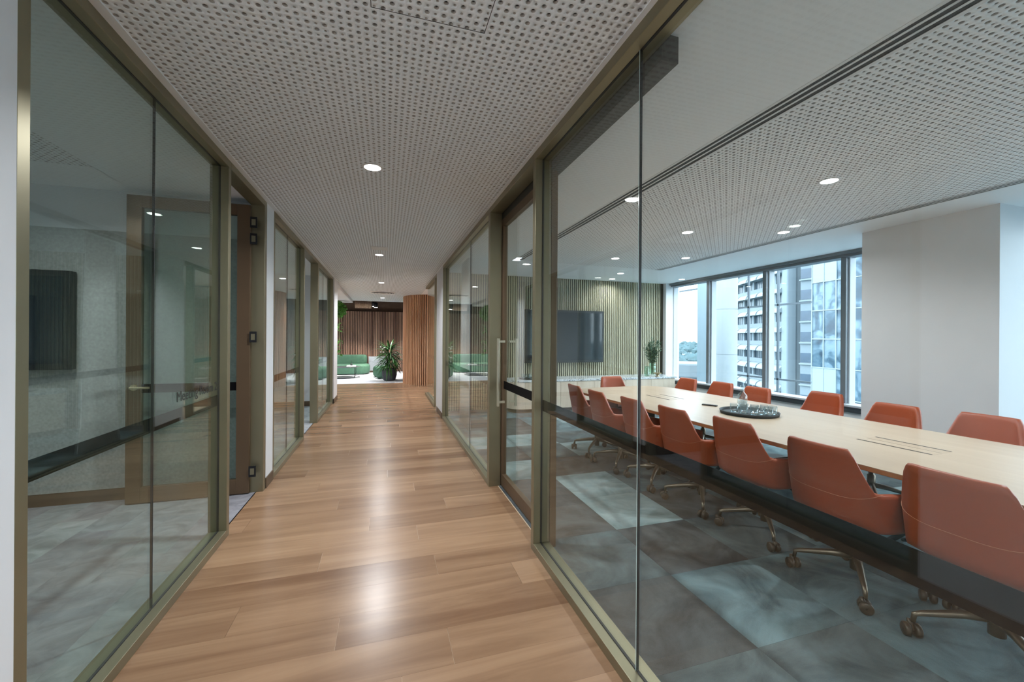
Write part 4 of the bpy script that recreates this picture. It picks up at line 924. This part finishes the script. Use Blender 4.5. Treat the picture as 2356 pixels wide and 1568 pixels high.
# round white column just outside
EC = (9.05, 9.08)
ec = empty('round_column', (EC[0], EC[1], -3.0), label='round white clad column standing just outside the boardroom windows', cat='column')
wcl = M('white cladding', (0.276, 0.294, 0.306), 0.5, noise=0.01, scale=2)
drum = lathe_me([(0, 0), (0.29, 0), (0.29, 1.232), (0, 1.232)], 48, 'drum', True); dr0 = link('cladding_drum', drum, wcl, ec, (0, 0, 0.30)); auto_smooth(dr0)
for k in range(1, 8): link('cladding_drum', drum, wcl, ec, (0, 0, 0.30 + k * 1.24))
link('joint_core', lathe_me([(0, 0), (0.282, 0), (0.282, 10.3), (0, 10.3)], 32), window_grey, ec)
cpn = box('facade_panel', (8.72, 9.42, -3), (8.80, 9.80, 6), M('pale facade panel', (0.180, 0.228, 0.258), 0.4, noise=0.02, scale=1)); tag(cpn, 'narrow pale facade panel left of the round outside column', 'facade panel')
# curtain wall bars outside
cwb = empty('outer_screen', (9.6, 8.0, -3), label='slender grey steel bars of the outer glass screen beyond the windows', cat='screen')
bars = M('grey steel bar', (0.096, 0.114, 0.132), 0.5, 0.3, noise=0.03, scale=3)
def onray(deg, X): return (X - 9.6, X / math.tan(math.radians(deg)) - 8.0)
for dg_ in (38.95, 41.85, 47.35, 50.36):
    x, y = onray(dg_, 9.6); link('bar', box_me((x - 0.02, y - 0.025, 0), (x + 0.02, y + 0.025, 9)), bars, cwb)
x1, ya1 = onray(38.0, 9.6); x2, ya2 = onray(41.85, 9.6)
link('transom', box_me((-0.02, ya2, 6.02), (0.02, ya1, 6.07)), bars, cwb)
x2, yb2 = onray(46.0, 9.6); x3, yb3 = onray(53.5, 9.6)
for z in (5.32, 3.42): link('transom', box_me((-0.02, yb3, z - 0.022), (0.02, yb2, z + 0.022)), bars, cwb)
# reflection of a white tower with curved awnings, built as solid geometry
TA = Vector((71.8, 69.6, 0)); TB = Vector((62.6, 50.05, 0)); d = (TB - TA).normalized(); nrm = Vector((d.y, -d.x, 0));
if nrm.dot(-TA) < 0: nrm = -nrm
tw_rot = math.atan2(d.y, d.x)
tower = empty('reflected_tower', (TA.x, TA.y, gz), tw_rot, label='reflected white office tower with rows of curved awnings and blue windows, built solid', cat='building')
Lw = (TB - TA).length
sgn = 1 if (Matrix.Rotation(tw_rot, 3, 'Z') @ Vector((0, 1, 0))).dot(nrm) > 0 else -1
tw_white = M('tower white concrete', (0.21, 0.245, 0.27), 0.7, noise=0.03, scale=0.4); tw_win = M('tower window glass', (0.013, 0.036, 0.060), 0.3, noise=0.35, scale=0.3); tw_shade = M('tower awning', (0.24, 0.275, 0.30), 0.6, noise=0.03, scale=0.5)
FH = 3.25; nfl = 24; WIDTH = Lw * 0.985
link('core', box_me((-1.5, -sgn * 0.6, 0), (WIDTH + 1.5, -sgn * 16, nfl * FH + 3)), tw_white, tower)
aw = []
for i in range(9):
    t = PI / 2 * i / 8; aw.append((0.05 + 1.25 * math.sin(t), 1.05 * math.cos(t)))
def awning_me(w):
    bm = bmesh.new(); L_ = [bm.verts.new((0, sgn * a, b)) for a, b in aw]; R_ = [bm.verts.new((w, sgn * a, b)) for a, b in aw]
    for k in range(8): bm.faces.new((L_[k], L_[k + 1], R_[k + 1], R_[k]))
    for q in (L_, R_):
        x = q[0].co.x; c0 = bm.verts.new((x, sgn * 0.05, 0)); bm.faces.new(q + [c0])
    return bm_mesh('awning', bm)
BW = 4.25; am = awning_me(BW - 0.5); wm = box_me((0, -sgn * 0.1, 0), (BW - 0.75, sgn * 0.05, 1.5)); gm_ = box_me((-0.03, -sgn * 0.05, 0), (0.03, sgn * 0.09, 1.5))
for fl_i in range(9, nfl):
    z = fl_i * FH + 0.4
    link('spandrel', box_me((-1.5, -sgn * 0.62, z - 1.75 + 0.02), (WIDTH, sgn * 0.02, z - 0.0)), tw_white, tower)
    for b_ in range(0, 5):
        x = b_ * BW + 0.6
        if x + BW - 0.75 > WIDTH + 0.2: continue
        w_ = link('window', wm, tw_win, tower, (x, -sgn * 0.35, z))
        for q in (0.8, 1.6, 2.4): link('glazing_bar', gm_, tw_white, w_, (q, 0, 0))
        link('awning', am, tw_shade, tower, (x - 0.12, 0, z + 1.46))
        link('pier', box_me((-0.3, -sgn * 0.6, 0), (0.3, sgn * 0.0, 1.52)), tw_white, tower, (x - 0.38, 0, z))
link('corner_pier', box_me((WIDTH - 0.1, -sgn * 0.6, 0), (WIDTH + 1.7, sgn * 0.9, nfl * FH + 3), 0.2), tw_white, tower)
# side wing of the reflected tower, also built solid, then the glass block
def wing(name, degA, degB, rA, rB, label, cat): 
    a = Vector((rA * math.sin(math.radians(degA)), rA * math.cos(math.radians(degA)), 0)); b = Vector((rB * math.sin(math.radians(degB)), rB * math.cos(math.radians(degB)), 0))
    dd = (b - a); rot = math.atan2(dd.y, dd.x); e = empty(name, (a.x, a.y, gz), rot, label=label, cat=cat)
    yv = Matrix.Rotation(rot, 3, 'Z') @ Vector((0, 1, 0)); return e, dd.length, (1 if yv.dot(-a) > 0 else -1)
wg, wl, sg = wing('reflected_tower_wing', 52.5, 53.75, 78, 77, 'side wing of the reflected white tower with plain bands and dark strip windows', 'building')
link('core', box_me((0, 0, 0), (wl, -sg * 10, nfl * FH)), tw_white, wg)
for i in range(9, nfl):
    w_ = link('strip_window', box_me((0.05, -sg * 0.1, 0), (wl - 0.05, sg * 0.06, 1.45)), M('strip window glass', (0.06, 0.09, 0.13), 0.2, noise=0.3, scale=0.5), wg, (0, 0, i * FH + 0.4))
    link('ledge', box_me((0, 0, -0.35), (wl, sg * 0.35, -0.15)), tw_shade, wg, (0, 0, i * FH + 0.4))
gw, gl_, sg = wing('glass_tower', 53.6, 60.5, 60, 54, 'glass office block with white panels and blue panes with painted wavy reflections right of the white tower', 'building')
def wavy():  # noise colours stand in for blurry reflections in the panes
    m, n, l, p = base_mat('curtain glass painted reflections'); t = n.new('ShaderNodeTexCoord'); oi = n.new('ShaderNodeObjectInfo')
    ml = n.new('ShaderNodeMath'); ml.operation = 'MULTIPLY'; ml.inputs[1].default_value = 91; l.new(oi.outputs['Random'], ml.inputs[0]); ad = n.new('ShaderNodeVectorMath'); ad.operation = 'ADD'; l.new(t.outputs['Object'], ad.inputs[0]); l.new(ml.outputs[0], ad.inputs[1])
    w = n.new('ShaderNodeTexNoise'); w.inputs['Scale'].default_value = 0.5; w.inputs['Detail'].default_value = 8; w.inputs['Distortion'].default_value = 0.9; l.new(ad.outputs[0], w.inputs['Vector'])
    r = n.new('ShaderNodeValToRGB'); e = r.color_ramp.elements; e[0].position = 0.36; e[0].color = (0.014, 0.032, 0.054, 1); e[1].position = 0.60; e[1].color = (0.15, 0.21, 0.255, 1); x = e.new(0.47); x.color = (0.04, 0.08, 0.115, 1)
    l.new(w.outputs['Fac'], r.inputs[0]); l.new(r.outputs[0], p.inputs['Base Color']); p.inputs['Roughness'].default_value = 0.12; return m
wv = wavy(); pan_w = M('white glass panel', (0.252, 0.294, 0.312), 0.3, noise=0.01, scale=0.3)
link('core', box_me((0, -sg * 0.3, 0), (gl_, -sg * 12, 86)), M('grey core', (0.3, 0.35, 0.4), 0.7, noise=0.05, scale=0.3), gw)
ncol, CWd, CHt = 6, gl_ / 6, 3.3
pm = box_me((0.04, -sg * 0.25, 0.05), (CWd - 0.04, 0, CHt - 0.05)); 
for r_ in range(8, 24):
    for c_ in range(ncol):
        wh = (c_ in (0, 1) and (r_ % 4 == 1 or (r_ in (18,)))); link('pane', pm if not wh else pm, wv, gw, (c_ * CWd, 0, r_ * CHt)).name
        if wh:
            link('panel', box_me((0.03, 0.0, 0.04), (CWd - 0.03, sg * 0.05, CHt - 0.04)), pan_w, gw, (c_ * CWd, 0, r_ * CHt))
    link('transom', box_me((0, -sg * 0.1, -0.05), (gl_, sg * 0.12, 0.05)), pan_w, gw, (0, 0, r_ * CHt))
for c_ in range(ncol + 1): link('mullion', box_me((-0.05, -sg * 0.1, 20), (0.05, sg * 0.1, 82)), pan_w, gw, (c_ * CWd, 0, 0))
dk, dl, sg = wing('dark_tower', 57.2, 59.6, 120, 116, 'dark blue tower behind the glass block at the edge of the white column', 'building')
link('core', box_me((0, 0, 0), (dl, -sg * 12, 66)), M('dark blue cladding', (0.07, 0.12, 0.19), 0.3, noise=0.3, scale=0.2), dk)
for k in range(12): link('floor_band', box_me((0, 0, 30 + 3 * k), (dl, sg * 0.2, 30.25 + 3 * k)), tw_white, dk)
